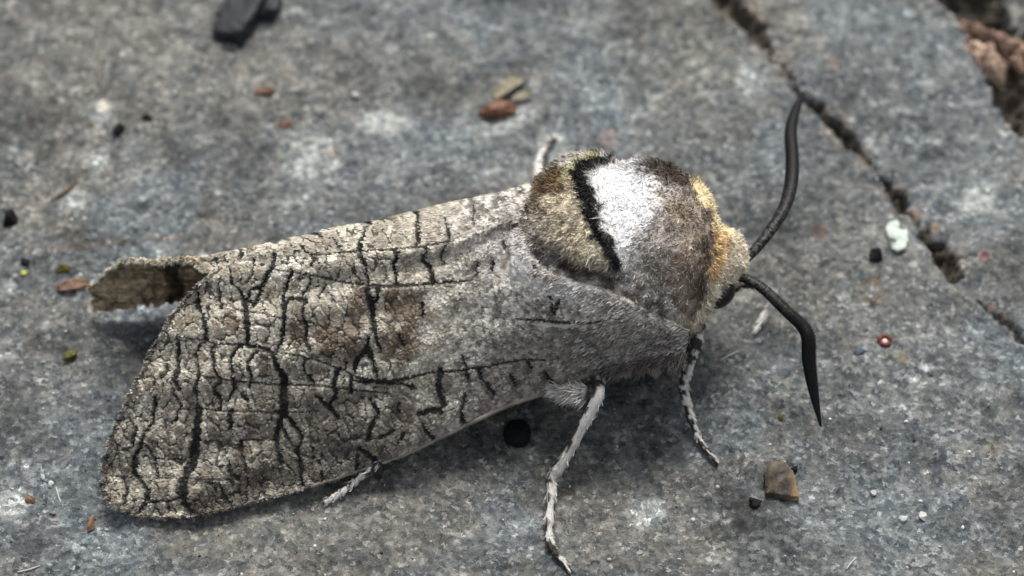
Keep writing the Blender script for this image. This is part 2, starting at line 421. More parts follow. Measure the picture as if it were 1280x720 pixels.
def body_grid():
    n, m = 230, 200
    cv = catmull(ST, n)
    s, ry, rz, zc = cv.T
    a = np.linspace(0, 2 * math.pi, m, endpoint=False)
    cen = CT + s[:, None] * AX; cen[:, 2] = zc
    g = cen[:, None] + ry[:, None, None] * np.cos(a)[None, :, None] * SD + rz[:, None, None] * np.sin(a)[None, :, None] * UZ
    nrm = unit(np.cos(a)[None, :, None] * SD / np.maximum(ry, .05)[:, None, None] + np.sin(a)[None, :, None] * UZ / np.maximum(rz, .05)[:, None, None])
    low = np.minimum((g - cen[:, None]) @ UPV, 0)
    g = g + AX * (0.36 * low * (sstep(1, 5, s) * (1 - .75 * sstep(4.9, 5.5, s)))[:, None])[..., None]
    px, py = proj(g.reshape(-1, 3)); px = px.reshape(g.shape[:2]); py = py.reshape(g.shape[:2])
    face = sstep(-0.5, 0.1, nrm @ -FWD)
    d = in_poly(px, py, TUFT)
    bump = 0.75 * sstep(4, -11, d) * face
    bump -= 0.35 * sstep(7, 0, seg_sd(px, py, [(690, 326, 2), (715, 338, 4), (750, 346, 4), (785, 352, 2)])) * face
    bump += 0.30 * sstep(22, -4, seg_sd(px, py, [(800, 214, 4), (850, 226, 4), (884, 252, 4)])) * face
    bump += 0.28 * (fbm(px / 26, py / 26, 207, 2) - .5)
    bump += 0.35 * sstep(9, -2, seg_sd(px, py, [(700, 220, 10), (722, 204, 12), (748, 197, 10), (760, 204, 8)])) * face
    bump += 0.12 * (fbm(px / 14, py / 14, 200, 3) - .5)
    g = g + nrm * bump[..., None]
    return g, s

BG, BS = body_grid()

def fur_colour(px, py):
    """colours of the thorax and head coat by region"""
    jx = px + 7 * (fbm(px / 6, py / 6, 301, 3) - .5) * 2; jy = py + 7 * (fbm(px / 6, py / 6, 307, 3) - .5) * 2
    n = fbm(px / 9, py / 9, 311, 4)
    c = np.empty(px.shape + (3,))
    t = sstep(0.3, 0.7, n)[..., None]
    c[...] = np.array([0.12, 0.10, 0.082]) * (1 - t) + np.array([0.50, 0.465, 0.42]) * t
    sp = fbm(px / 2.6, py / 2.6, 317, 2)[..., None]
    c *= 0.55 + 1.3 * sp
    def put(mask, rgb, var=0.25):
        k = (1 + var * 2 * (fbm(px / 4, py / 4, 331, 2) - .5))[..., None]
        c[...] = c * (1 - mask[..., None]) + np.array(rgb) * k * mask[..., None]
    # brown nape in front of the white patch, darker towards the collar
    put(sstep(30, -14, in_poly(jx, jy, [(826, 246), (895, 262), (902, 310), (893, 372), (868, 400), (850, 360), (835, 310)])) * 0.75, (0.27, 0.205, 0.145), 0.95)
    put(sstep(12, -8, in_poly(jx, jy, [(876, 300), (897, 305), (890, 375), (872, 398), (868, 350)])) * 0.75, (0.065, 0.05, 0.038), 0.7)
    put(sstep(9, -4, seg_sd(jx, jy, [(795, 208, 10), (835, 214, 16), (865, 228, 16), (884, 248, 14), (892, 262, 8)])), (0.055, 0.042, 0.028), 0.6)
    # white patch
    w = in_poly(jx, jy, [(742, 205), (766, 203), (788, 209), (806, 222), (822, 246), (816, 268), (798, 292), (788, 316), (780, 336), (772, 322), (760, 285), (750, 252), (742, 228)])
    streak = fbm(px / 9 + py / 14, py / 3.2 - px / 20, 341, 3)
    put(sstep(20, -12, w + 34 * (streak - .5)), (0.93, 0.93, 0.925), 0.08)
    put(sstep(14, -6, in_poly(jx, jy, [(785, 320), (822, 268), (850, 290), (835, 340), (790, 350)])) * 0.45, (0.40, 0.375, 0.34), 0.9)
    # tan hind tuft
    put(sstep(8, -4, in_poly(jx, jy, [(668, 240), (700, 216), (728, 220), (738, 268), (755, 310), (760, 338), (715, 324), (684, 306), (670, 280)])), (0.66, 0.575, 0.45), 0.8)
    put(sstep(10, -6, in_poly(jx, jy, [(668, 222), (700, 208), (716, 216), (708, 236), (672, 246)])), (0.17, 0.115, 0.06), 0.6)
    put(sstep(7, -3, seg_sd(jx, jy, [(672, 240, 6), (671, 262, 6)])) * 0.8, (0.13, 0.095, 0.04), 0.6)
    put(sstep(6, -4, in_poly(jx, jy, [(722, 290), (735, 286), (764, 326), (755, 334), (728, 320)])), (0.70, 0.64, 0.48), 0.35)
    put(sstep(7, -4, seg_sd(jx, jy, [(690, 322, 2), (712, 333, 5), (745, 341, 6), (775, 350, 6)])) * 0.85, (0.10, 0.072, 0.048), 0.5)  # painted shadow below the tuft's lower edge
    put(sstep(6, -3, seg_sd(jx, jy, [(706, 226, 6), (716, 210, 8), (732, 199, 8), (744, 195, 6)])), (0.60, 0.58, 0.36), 0.3)
    # black crest band
    kx = px + 1.0 * (jx - px); ky = py + 0.7 * (jy - py)
    put(sstep(3, -2, seg_sd(kx, ky, [(760, 199, 8), (742, 202, 13), (724, 214, 13), (730, 234, 19), (739, 258, 19), (746, 288, 16), (760, 308, 15), (771, 334, 12)])), (0.008, 0.0075, 0.008), 0.2)
    # collar and head
    put(sstep(7, -3, in_poly(jx, jy, [(866, 226), (890, 236), (910, 260), (916, 294), (900, 298), (892, 268), (877, 248)])), (0.92, 0.76, 0.50), 0.1)
    put(sstep(6, -3, in_poly(jx, jy, [(895, 284), (906, 294), (910, 312), (902, 334), (893, 356), (889, 352), (895, 318)])), (0.72, 0.50, 0.26), 0.7)
    put(sstep(4, -2, seg_sd(jx, jy, [(903, 336, 6), (893, 360, 8), (881, 384, 8), (868, 408, 7)])), (0.80, 0.70, 0.54), 0.2)
    put(sstep(6, -3, in_poly(jx, jy, [(916, 288), (936, 296), (946, 318), (940, 342), (918, 362), (904, 366), (908, 335), (915, 310)])), (0.74, 0.66, 0.52), 0.3)
    return np.clip(c, 0.005, 0.95)

def build_body():
    g = BG; n, m = g.shape[:2]
    px, py = proj(g.reshape(-1, 3))
    c = fur_colour(px, py) * 0.85
    o = mesh_obj('body', g.reshape(-1, 3), grid_faces(n, m, True), M_SKIN, moth, c)
    return o
body = build_body()
BVH = BVHTree.FromPolygons([Vector(v) for v in BG[::2, ::2].reshape(-1, 3)], [tuple(f) for f in grid_faces(BG[::2].shape[0], BG[:, ::2].shape[1], True).tolist()])

# ---- wing pattern: dark lines of the bark pattern as (x, y, width) on the flattened wing
LINES = [
 [(344,319,5),(343.6,330,6),(336,343.6,6),(327.6,359,5)], [(327.6,359,4),(316,362,3),(310,374,4),(317.7,383,4),(324,371,4),(327.6,359,4)],
 [(290,337,4),(290,354,3),(299,360,3),(307,372.6,6),(308.5,386,7),(309,400,8),(310,413,8),(311,431,9)],
 [(319,324,4),(318,337,3),(310,351,2.5)], [(275,348,2.5),(276,371,2.5),(279,386,2.5)],
 [(249,365,4),(247,379,5),(255,396,6),(259,410,6),(258.5,424,5),(257,428,3)], [(262.6,383,3),(263,400,3)],
 [(359,382,5),(356.5,402,6),(355,412,6),(351,433,6),(347,438,4)],
 [(223,421,5),(225,434,6),(225,456,5),(223,466,7),(219,476,5),(226,486,5)], [(216,479,3),(219,492,3),(225,501,3),(226,512,3)],
 [(252,429,4),(245,443,3),(249,455,4),(249,472,5),(245,485,4),(248,498,4),(246,511,3)],
 [(269,429,4),(266,444,4),(271,466,5),(277,476,5),(269,486,4),(278,499,5),(277,512,4)],
 [(303,430,5),(297,437,5),(289,450,5),(292,467,4),(294,480,5),(293,490,4),(286,500,4)],
 [(211,458,4),(210,466,4),(202,472,3)], [(197,498,6),(195,513,5),(193,528,4),(182,541,4),(178,554,5),(170.6,571,6),(169.5,593,6),(180,603,4),(187,614,5),(182,631,5),(176,640,4)],
 [(303,490,4),(309,500,4),(314,511,4)], [(251,511,7),(249,532,9),(246,554,11),(244,575,12),(234,595,12),(230,608,11),(232,629,8),(240,640,6),(253,643,4)],
 [(184.6,556,3),(193,571,4),(197.5,586,3),(199.6,597,3)], [(156.6,597,3),(160,610,4),(157.7,629,4)], [(227.6,506,3),(221,524,3),(215,528,3)],
 [(163,521,3),(171.7,536,3),(167,560,3),(154,562,3)], [(221,608,3),(225.5,623,3),(210,627,3),(212.6,642,3)], [(206,625,3),(187,629,2.5)],
 [(311,431,4),(330.5,436,5),(341,440,6),(347,457,7),(356.5,472.5,10),(355,488,12),(355.6,500,11),(356.5,517,14)],
 [(379,390,4),(385.5,408,5),(384,425,5),(388.5,436,4)], [(321,440,5),(310.6,454,5),(316.7,472.5,4),(312,485,4)],
 [(381,446,4),(382,463,4),(394.6,480,4)], [(423.6,463,6),(419,478,6),(422,491,6),(413,507,5),(420,517,5)],
 [(396,494,4),(406,503,5),(416,511,5),(424,521,5)],
 [(356,517,9),(347,538,6),(348,559,6),(353,577.5,5)], [(361.7,521,6),(376,540,6),(378,550,5)], [(353,530,5),(359.6,546,5),(372,561,5),(376,577.5,5),(378,594,6),(380,611,5)],
 [(380,544,4),(374,561,4)], [(289,515,7),(289,534,6)], [(303,550,4),(303,567,4),(309.6,590,4)], [(286.7,577,4),(289,592,5),(301,598,4)],
 [(276,606,5),(282.5,623,5),(291,632,4)], [(309.6,615,4),(309.6,628,4)], [(403,590,5),(405,603,5)], [(391,559,3),(393,571,3)],
 [(446.5,275,4),(464.5,279,4)], [(461,279,4),(455.5,292.5,4),(449,309,6),(454,323,6),(459,336,4),(463,356,5),(460,368,8),(466,377,9),(467,390,9),(467,397,9),(469,412,8),(472,427,5),(478,440,3)],
 [(475,358,5),(472,372,5),(468,379,5)], [(492.5,312,4),(499,319,5),(493.5,330,5),(498,355,5)],
 [(416,296,2.5),(425,310,4)], [(376,307,3),(385,316,4),(396,323,5),(389,332,4)], [(345,303,4),(353,296,3),(360,299,3)], [(383,290,4),(398,291,4),(403,295,4)],
 [(367,337,5),(361.7,348,4),(358,365,4),(356,386,4)], [(354,383,6),(367,372,5),(383,375,5),(380,390,4)], [(390,343,3),(389,357,3),(379,368,3),(379,375,3)],
 [(408,355,3),(400,372,3)], [(412,366,3),(419,379,3)], [(408.6,319,2),(408.6,336,2),(414,346,2)], [(398,323,2),(400,339,2)],
 [(461,420,4),(460,436,8),(446.7,451,6),(444,463,5)], [(461.7,438,7),(468,451,5),(472.5,470,5)],
 [(440,474,3),(456,478,5),(470,477,2.5),(488,479,4),(500,479,3),(515,484,7)], [(440,472,5),(440,490,4)], [(500,418,3),(506,431,4)], [(530,381,6),(529,394,5)],
 [(551,463,7),(551,490,9),(556,505,8)], [(433,447,3),(433,460,3)],
 [(463,498,4),(475,513,4),(466.7,531,5),(461.7,547,8)], [(498,503,3),(500,515,3)], [(495,538,4),(475,548,4)], [(583,496,5),(578,515,5),(582,530,5)],
 [(525,517,6),(540,512,8),(552,512,8)], [(530,531,5),(537,543,5),(547,550,5)], [(500,552,4),(507,540,4)], [(450,561,8),(470,573,8),(474,586,8)], [(448,570,5),(448,588,5)],
 [(519,264,4),(523,266,4),(521.5,280,4),(524,299,6),(519,307,3)], [(534,305,3),(534,314,4),(530.5,325,5),(539.6,337,5),(544,354,5)],
 [(557,272,2),(563,298,4),(561,304,3)], [(559,307,3),(552,319,2.5),(557,331,2)], [(592,249,1.5),(592,282,1.5)],
 [(630,301,3),(632,312,3)], [(597,328,2.5),(597,345,2.5)], [(617,327,3),(617,339,3),(624,348,3)], [(668,332,3),(671,345,3)], [(700,376,3),(694,392,4)],
 [(578,443,3),(585,465,4),(587,476,5)], [(690,371,4),(692,391,3)], [(683,466,4),(690,477,5)], [(660,452,3),(664,462,4)],
 [(640,470,6),(646,482,5)], [(610,480,6),(618,492,5)], [(600,462,5),(604,476,4)],
 [(255,312,4),(262,318,4)], [(300,306,5),(303,318,5)], [(282,322,4),(284,328,4)],
]
VEINS = [
 [(387,318,2),(408,319,2),(427,316,2),(448,314,3),(466,313,2),(492,312,2),(530,308,2),(561,302,2.5)],
 [(340,336,1),(365,340,1.5),(390,343,2),(412,348,2),(425,352,2),(459,356,3),(480,358,4),(503,357,4),(541,354,4),(568,352,2.5),(595,350,2)],
 [(223,421,1.5),(255,424,1.5),(268,429,1.8),(311,431,2),(341,439,2),(378,445,2),(407,452.6,2),(430,462,2),(450,472,2.5),(470,475,3),(500,475,4),(540,465,3),(576,463,2.5),(620,456,2.5),(655,449,2),(684,450,2)],
 [(249,469,2),(272,473,2),(295,476,2),(318,478,2),(350,480,2),(396,482,2),(440,486,2),(490,492,1.5)],
 [(225,512,2),(251,511,1.8),(291,514,1.5),(349,515,1.5),(400,513,1.2)], [(197,573,1.6),(234,574,1.6)], [(141,595,1.6),(225,598,1.6),(300,600,1.4)], [(303,549.5,2),(343,549.5,2)],
 [(646,399,1.5),(677,400.6,2.5),(702,403,3.5),(738,404,2.5),(775,400,2)],
 [(262,372,1.2),(300,388,1),(360,398,1.2),(400,404,1)],
]
PALE = [[(672,405,2),(700,408,3),(730,408,2)]]

def wing_colour(px, py, seed=0):
    jx = px + 6.5 * (fbm(px / 7, py / 7, 401 + seed, 4, .65) - .5); jy = py + 6.5 * (fbm(px / 7, py / 7, 407 + seed, 4, .65) - .5)
    outer = sstep(600, 460, px)
    grain = fbm(px / 3.2, py / 3.2, 411 + seed, 3)
    big = fbm(px / 34, py / 26, 421 + seed, 4)
    mott = fbm(px / 10, py / 12, 431 + seed, 3)
    pale = np.array([0.62, 0.585, 0.505]); mid = np.array([0.37, 0.335, 0.275]); lilac = np.array([0.36, 0.34, 0.31]); brown = np.array([0.145, 0.108, 0.076])
    def lerp(a, b, t): return a * (1 - t[..., None]) + b * t[..., None]
    base = lerp(np.broadcast_to(mid, px.shape + (3,)), pale, sstep(0.36, 0.68, mott * 0.6 + big * 0.4))
    fleck = fbm(px / 5.5, py / 5.5, 433 + seed, 3)
    root = lerp(np.broadcast_to(lilac * 0.5, px.shape + (3,)), lilac * 1.6, sstep(0.28, 0.72, 0.45 * mott + 0.55 * fleck))
    c = lerp(base, root, sstep(520, 610, px))
    sd_l = np.full(px.shape, 99.0); sd_v = np.full(px.shape, 99.0); sd_p = np.full(px.shape, 99.0)
    for L in LINES: seg_sd(jx, jy, L, sd_l)
    for L in VEINS: seg_sd(px + 0.35 * (jx - px), py + 0.35 * (jy - py), L, sd_v)
    for L in PALE: seg_sd(px, py, L, sd_p)
    # cells of the bark net, taller than wide
    dx = px - 0.12 * (py - 450) + 6 * (fbm(px / 18, py / 18, 441 + seed, 4) - .5) * 2; dy = py + 7 * (fbm(px / 22, py / 22, 447 + seed, 3) - .5) * 2
    f1, f2, cid = voronoi(dx / 12.5, dy / 25, 451 + seed, 0.9); e = f2 - f1
    g1, g2, gid = voronoi(dx / 10.5, dy / 12.5, 461 + seed, 0.95); ge = g2 - g1
    rim = sstep(240, 190, px + 0.28 * (py - 450)) * 0.8
    dl = np.minimum(sd_l, sd_v + 3)
    free = 0.25 + 0.75 * sstep(2, 6, dl)
    cellin = sstep(0, 10, dl)
    c = lerp(c, pale * 1.1, sstep(9, 2, dl) * outer * 0.5 * sstep(.3, .6, big + .1))
    centre = sstep(0.10, 0.45, e) * cellin * sstep(0.35, 0.75, cid) * outer
    c = lerp(c, brown * 1.5, centre * 0.62 * sstep(0.3, 0.6, mott + 0.15))
    halo = sstep(0.24, 0.10, e) * outer * (py < 600)
    c = lerp(c, pale * 1.2, halo * 0.7)
    net = sstep(0.23, 0.07, e) * outer * free * sstep(0.14, 0.38, fbm(px / 18, py / 18, 471 + seed, 2))
    net2 = sstep(0.12, 0.03, ge) * np.maximum(rim, 0.8 * outer * sstep(0.42, 0.58, big))
    # patches of colour
    def blob(cx, cy, rx, ry): return sstep(1.25, 0.35, np.hypot((jx - cx) / rx, (jy - cy) / ry) + 0.7 * (mott - .5))
    br = np.maximum.reduce([blob(506, 385, 42, 30), blob(500, 430, 34, 30), blob(448, 385, 16, 40), blob(412, 425, 26, 34), blob(440, 432, 18, 26), blob(372, 418, 14, 24), blob(290, 402, 16, 16), blob(333, 410, 7, 20), blob(330, 456, 8, 18), blob(300, 555, 16, 24)])
    c = lerp(c, brown * np.array([1.03, 1.0, .93]) * (0.9 + 0.8 * mott[..., None]), br * 0.78)
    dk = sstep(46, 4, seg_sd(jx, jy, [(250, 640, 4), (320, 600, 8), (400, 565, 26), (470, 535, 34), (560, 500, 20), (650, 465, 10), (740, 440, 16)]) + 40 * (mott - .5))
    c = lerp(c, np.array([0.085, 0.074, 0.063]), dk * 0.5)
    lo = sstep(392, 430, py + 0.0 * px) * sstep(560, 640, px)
    c = lerp(c, np.array([0.27, 0.24, 0.215]) * (.55 + .9 * fleck[..., None]), lo * 0.7)  # wing root tone lightened to offset the shade on this flank
    lt = np.maximum.reduce([blob(460, 512, 10, 14), blob(478, 505, 14, 12), blob(528, 500, 15, 13), blob(513, 463, 10, 8), blob(535, 415, 12, 14), blob(420, 365, 9, 15), blob(350, 338, 18, 12), blob(545, 375, 14, 12), blob(372, 325, 22, 10), blob(398, 289, 12, 5), blob(330, 408, 16, 26) * 0.8, blob(300, 540, 16, 16) * .7])
    c = lerp(c, np.array([0.66, 0.63, 0.57]), lt * 0.75)
    hi = blob(650, 322, 45, 45) + blob(720, 360, 50, 22)
    c = lerp(c, np.array([0.52, 0.50, 0.49]), np.clip(hi, 0, 1) * 0.55)
    # small pale flecks near the base
    q1, q2, qid = voronoi(px / 6.5, py / 6.5, 481 + seed, 0.95)
    c = lerp(c, np.array([0.60, 0.58, 0.55]), sstep(0.45, 0.15, q1) * (qid > 0.62) * sstep(480, 580, px) * (1 - lo * 0.5) * 0.75)
    c = lerp(c, np.array([0.09, 0.08, 0.074]), sstep(0.12, 0.03, q2 - q1) * (fleck < .5) * sstep(500, 600, px) * 0.6)
    c = c * (0.76 + 0.48 * grain[..., None])
    # the lines
    soft = sstep(8, 0, sd_l) * (1 - sstep(1, -1, sd_l))
    c = c * (1 - 0.25 * soft[..., None])
    dark = np.array([0.010, 0.0085, 0.007])
    line = np.maximum(sstep(2.0, -0.8, sd_l), 0.95 * sstep(1.7, -0.6, sd_v))
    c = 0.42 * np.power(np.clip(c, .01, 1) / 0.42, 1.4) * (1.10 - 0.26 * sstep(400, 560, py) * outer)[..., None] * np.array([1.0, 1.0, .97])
    c = c * 0.78 + 0.22 * c.mean(-1, keepdims=True) * np.array([1.03, 1.0, .95])
    hi2 = np.clip(hi, 0, 1) * (0.55 + 0.45 * fleck) 
    c = lerp(c, np.array([0.56, 0.54, 0.52]) * (0.55 + 0.9 * fleck[..., None]), hi2 * 0.8)
    smudge = sstep(0.5, 0.7, fbm(px / 15, py / 20, 491 + seed, 4)) * outer * sstep(380, 520, py)
    c = lerp(c, np.array([0.085, 0.072, 0.058]), smudge * 0.7)
    c = lerp(c, dark * 2.2, np.maximum(net * 0.95, net2 * 0.9))
    c = lerp(c, dark, line)
    c = lerp(c, np.array([0.62, 0.58, 0.48]), sstep(1.5, -1, sd_p) * 0.8)
    relief = -0.5 * sstep(3.0, -2.5, sd_l) - 0.28 * sstep(2.2, -1, sd_v) - 0.35 * np.maximum(net, net2) + 0.35 * sstep(0, 0.4, e) * outer + 0.5 * (grain - .5) + 0.5 * (mott - .5)
    return np.clip(c, 0.005, 0.85), relief

def add_scales(g, c, nrm, flow, parent, count, mask=None, size=(0.11, 0.18), lift=0.10):
    """small overlapping paddle shaped scales lying on a wing, one joined mesh"""
    nu, nv = g.shape[:2]
    au = np.linalg.norm(np.cross(np.gradient(g, axis=0), np.gradient(g, axis=1)), axis=-1).ravel()
    if mask is not None: au = au * mask.ravel()
    k = rng.choice(len(au), count, p=au / au.sum())
    p = g.reshape(-1, 3)[k] + rng.normal(size=(count, 3)) * 0.012
    n = nrm.reshape(-1, 3)[k]; f = flow.reshape(-1, 3)[k]; cc = c.reshape(-1, 3)[k] * rng.uniform(0.86, 1.14, (count, 1))
    f = unit(f + rng.normal(size=(count, 3)) * 0.28)
    s = unit(np.cross(n, f)); f = unit(np.cross(s, n))
    d = unit(f + n * rng.uniform(0.05, lift * 2, (count, 1))); L = rng.uniform(*size, (count, 1)); W = L * rng.uniform(0.26, 0.36, (count, 1))
    base = p + n * 0.012
    V = np.stack([base - s * W * 0.4, base + s * W * 0.4, base + d * L * .6 + s * W, base + d * L + s * W * .5, base + d * L - s * W * .5, base + d * L * .6 - s * W], 1).reshape(-1, 3)
    b = np.arange(count)[:, None] * 6
    q1 = np.concatenate([b, b + 1, b + 2, b + 5], 1); q2 = np.concatenate([b + 5, b + 2, b + 3, b + 4], 1)
    C = np.repeat(cc[:, None], 6, 1); C[:, 2:] *= 1.08
    o = mesh_obj('scales', V, [np.vstack([q1, q2])], M_SCALE, parent, np.clip(C.reshape(-1, 3), .004, .92), smooth=False)
    return tag(o, kind='stuff')

def build_near_wing():
    nu, nv = 560, 300
    top = catmull([(862, 408, 8.4), (812, 380, 9.4), (762, 352, 10.2), (705, 330, 10.9), (678, 305, 11.3), (664, 268, 11.5), (640, 274, 11.4), (600, 291, 11.25), (560, 303, 11.1), (500, 310.5, 11.0), (440, 314.5, 10.8), (380, 318, 10.5), (320, 322, 10.2), (287, 331, 9.9)], nu)
    bot = catmull([(856, 446, 6.2), (800, 452, 5.6), (740, 466, 5.0), (690, 487, 4.2), (640, 504, 3.6), (580, 532, 2.9), (520, 561, 2.2), (470, 580, 1.6), (400, 603, 1.0), (330, 623, 0.75), (260, 641, 0.55), (200, 648, 0.5)], nu)
    lef = np.stack([np.linspace(862, 856, nv), np.linspace(408, 446, nv), np.linspace(8.4, 6.2, nv)], 1)
    rig = catmull([(287, 331, 9.9), (264, 344, 9.4), (236, 370, 8.4), (212, 402, 7.3), (188, 446, 5.9), (164, 495, 4.4), (141, 548, 2.7), (131, 590, 1.5), (134, 625, 0.8), (160, 641, 0.6), (200, 648, 0.5)], nv)
    # ragged outer margin
    rag = (noise(np.linspace(0, 46, nv), np.zeros(nv), 91) - .5) * 5 * np.sin(np.linspace(0, math.pi, nv)) ** 0.4
    rig[:, 0] += rag
    u = np.linspace(0, 1, nu)[:, None, None]; v = np.linspace(0, 1, nv)[None, :, None]
    g = (1 - v) * top[:, None] + v * bot[:, None] + (1 - u) * lef[None] + u * rig[None] \
        - ((1 - u) * (1 - v) * top[0] + u * (1 - v) * top[-1] + (1 - u) * v * bot[0] + u * v * bot[-1])
    px, py, z = g[..., 0], g[..., 1], g[..., 2]
    uu = u[..., 0]; vv = v[..., 0]
    z = z + 0.9 * np.sin(math.pi * vv) * sstep(0, 0.5, uu) * (1 - 0.5 * sstep(.7, 1, uu))
    z = z + 0.10 * np.sin(vv * 34 + 2 * np.sin(uu * 5)) * sstep(0.2, 0.7, uu) + 0.5 * (fbm(px / 90, py / 60, 501, 2) - .5)
    # keep the wing root outside the thorax
    zb = np.zeros_like(z)
    eye = Vector(EYE)
    for i in range(0, int(nu * .6), 2):
        for j in range(0, nv, 3):
            if px[i, j] < 640: continue
            d = Vector(P(px[i, j], py[i, j], 0.0)) - eye; d.normalize()
            h = BVH.ray_cast(eye, d)
            if h[0] is not None: zb[i:i + 2, j:j + 3] = h[0].z
    off = -0.45 + 0.65 * sstep(0, 0.14, vv + 0 * uu)
    z = np.where(zb > 0, np.maximum(np.minimum(z, zb + np.where(vv < .14, off, 9)), zb + off), z)
    zs = z.copy()
    for _ in range(6):
        zs[1:-1, 1:-1] = 0.2 * (zs[1:-1, 1:-1] + zs[2:, 1:-1] + zs[:-2, 1:-1] + zs[1:-1, 2:] + zs[1:-1, :-2])
    z = zs
    W = P(px, py, z)
    nrm = grid_normals(W)
    if nrm[nu // 2, nv // 2] @ FWD > 0: nrm = -nrm
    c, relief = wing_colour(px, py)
    W = W + nrm * (relief * 0.15)[..., None]
    nrm = grid_normals(W); nrm = nrm if nrm[nu // 2, nv // 2] @ FWD < 0 else -nrm
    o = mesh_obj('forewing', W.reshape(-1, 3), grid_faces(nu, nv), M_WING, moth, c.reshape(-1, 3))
    flow = unit(np.gradient(W, axis=0))
    add_scales(W, c, nrm, flow, o, 95000)
    # front edge rib
    e = W[::4, -1].copy(); e[:, 2] -= 0.05
    r = np.interp(np.linspace(0, 1, len(e)), [0, .3, .8, 1], [0.24, 0.17, 0.09, 0.05])
    v_, f_, ring = tube(e, r, 8)
    t = np.linspace(0, 1, len(e)); nz = noise(t * 60, t * 0, 93)
    cc = np.array([0.20, 0.175, 0.14]) * (0.6 + 0.9 * nz[:, None]); cc = np.vstack([np.repeat(cc, 8, 0), cc[:1], cc[-1:]])
    mesh_obj('costal_rib', v_, f_, M_LEG, o, cc)
    # fringe along the outer margin
    k = rng.integers(int(nv * .03), nv, 5200); ii = rng.integers(nu - 4, nu, 5200)
    root = W[ii, k]; d = unit(flow[ii, k] * 1.0 + nrm[ii, k] * 0.15 + rng.normal(size=(5200, 3)) * 0.25)
    cb = c[nu - 12, k] * rng.uniform(0.6, 1.2, (5200, 1)) * 0.9 + 0.03
    V, F, C = ribbons(root, d, rng.uniform(.1, .3, 5200), rng.uniform(.08, .15, 5200), cb)
    tag(mesh_obj('fringe', V, F, M_SCALE, o, C), kind='stuff')
    k = rng.integers(int(nu * .45), nu, 1600)
    root = W[k, -1]; d = unit((W[k, -1] - W[k, -8]) * 2 + flow[k, -1] * .6 + rng.normal(size=(1600, 3)) * 0.1)
    V, F, C = ribbons(root, d, rng.uniform(.1, .24, 1600), rng.uniform(.07, .12, 1600), c[k, -6] * rng.uniform(.7, 1.4, (1600, 1)) + .02)
    tag(mesh_obj('edge_fringe', V, F, M_SCALE, o, C), kind='stuff')
    return W, nrm, c

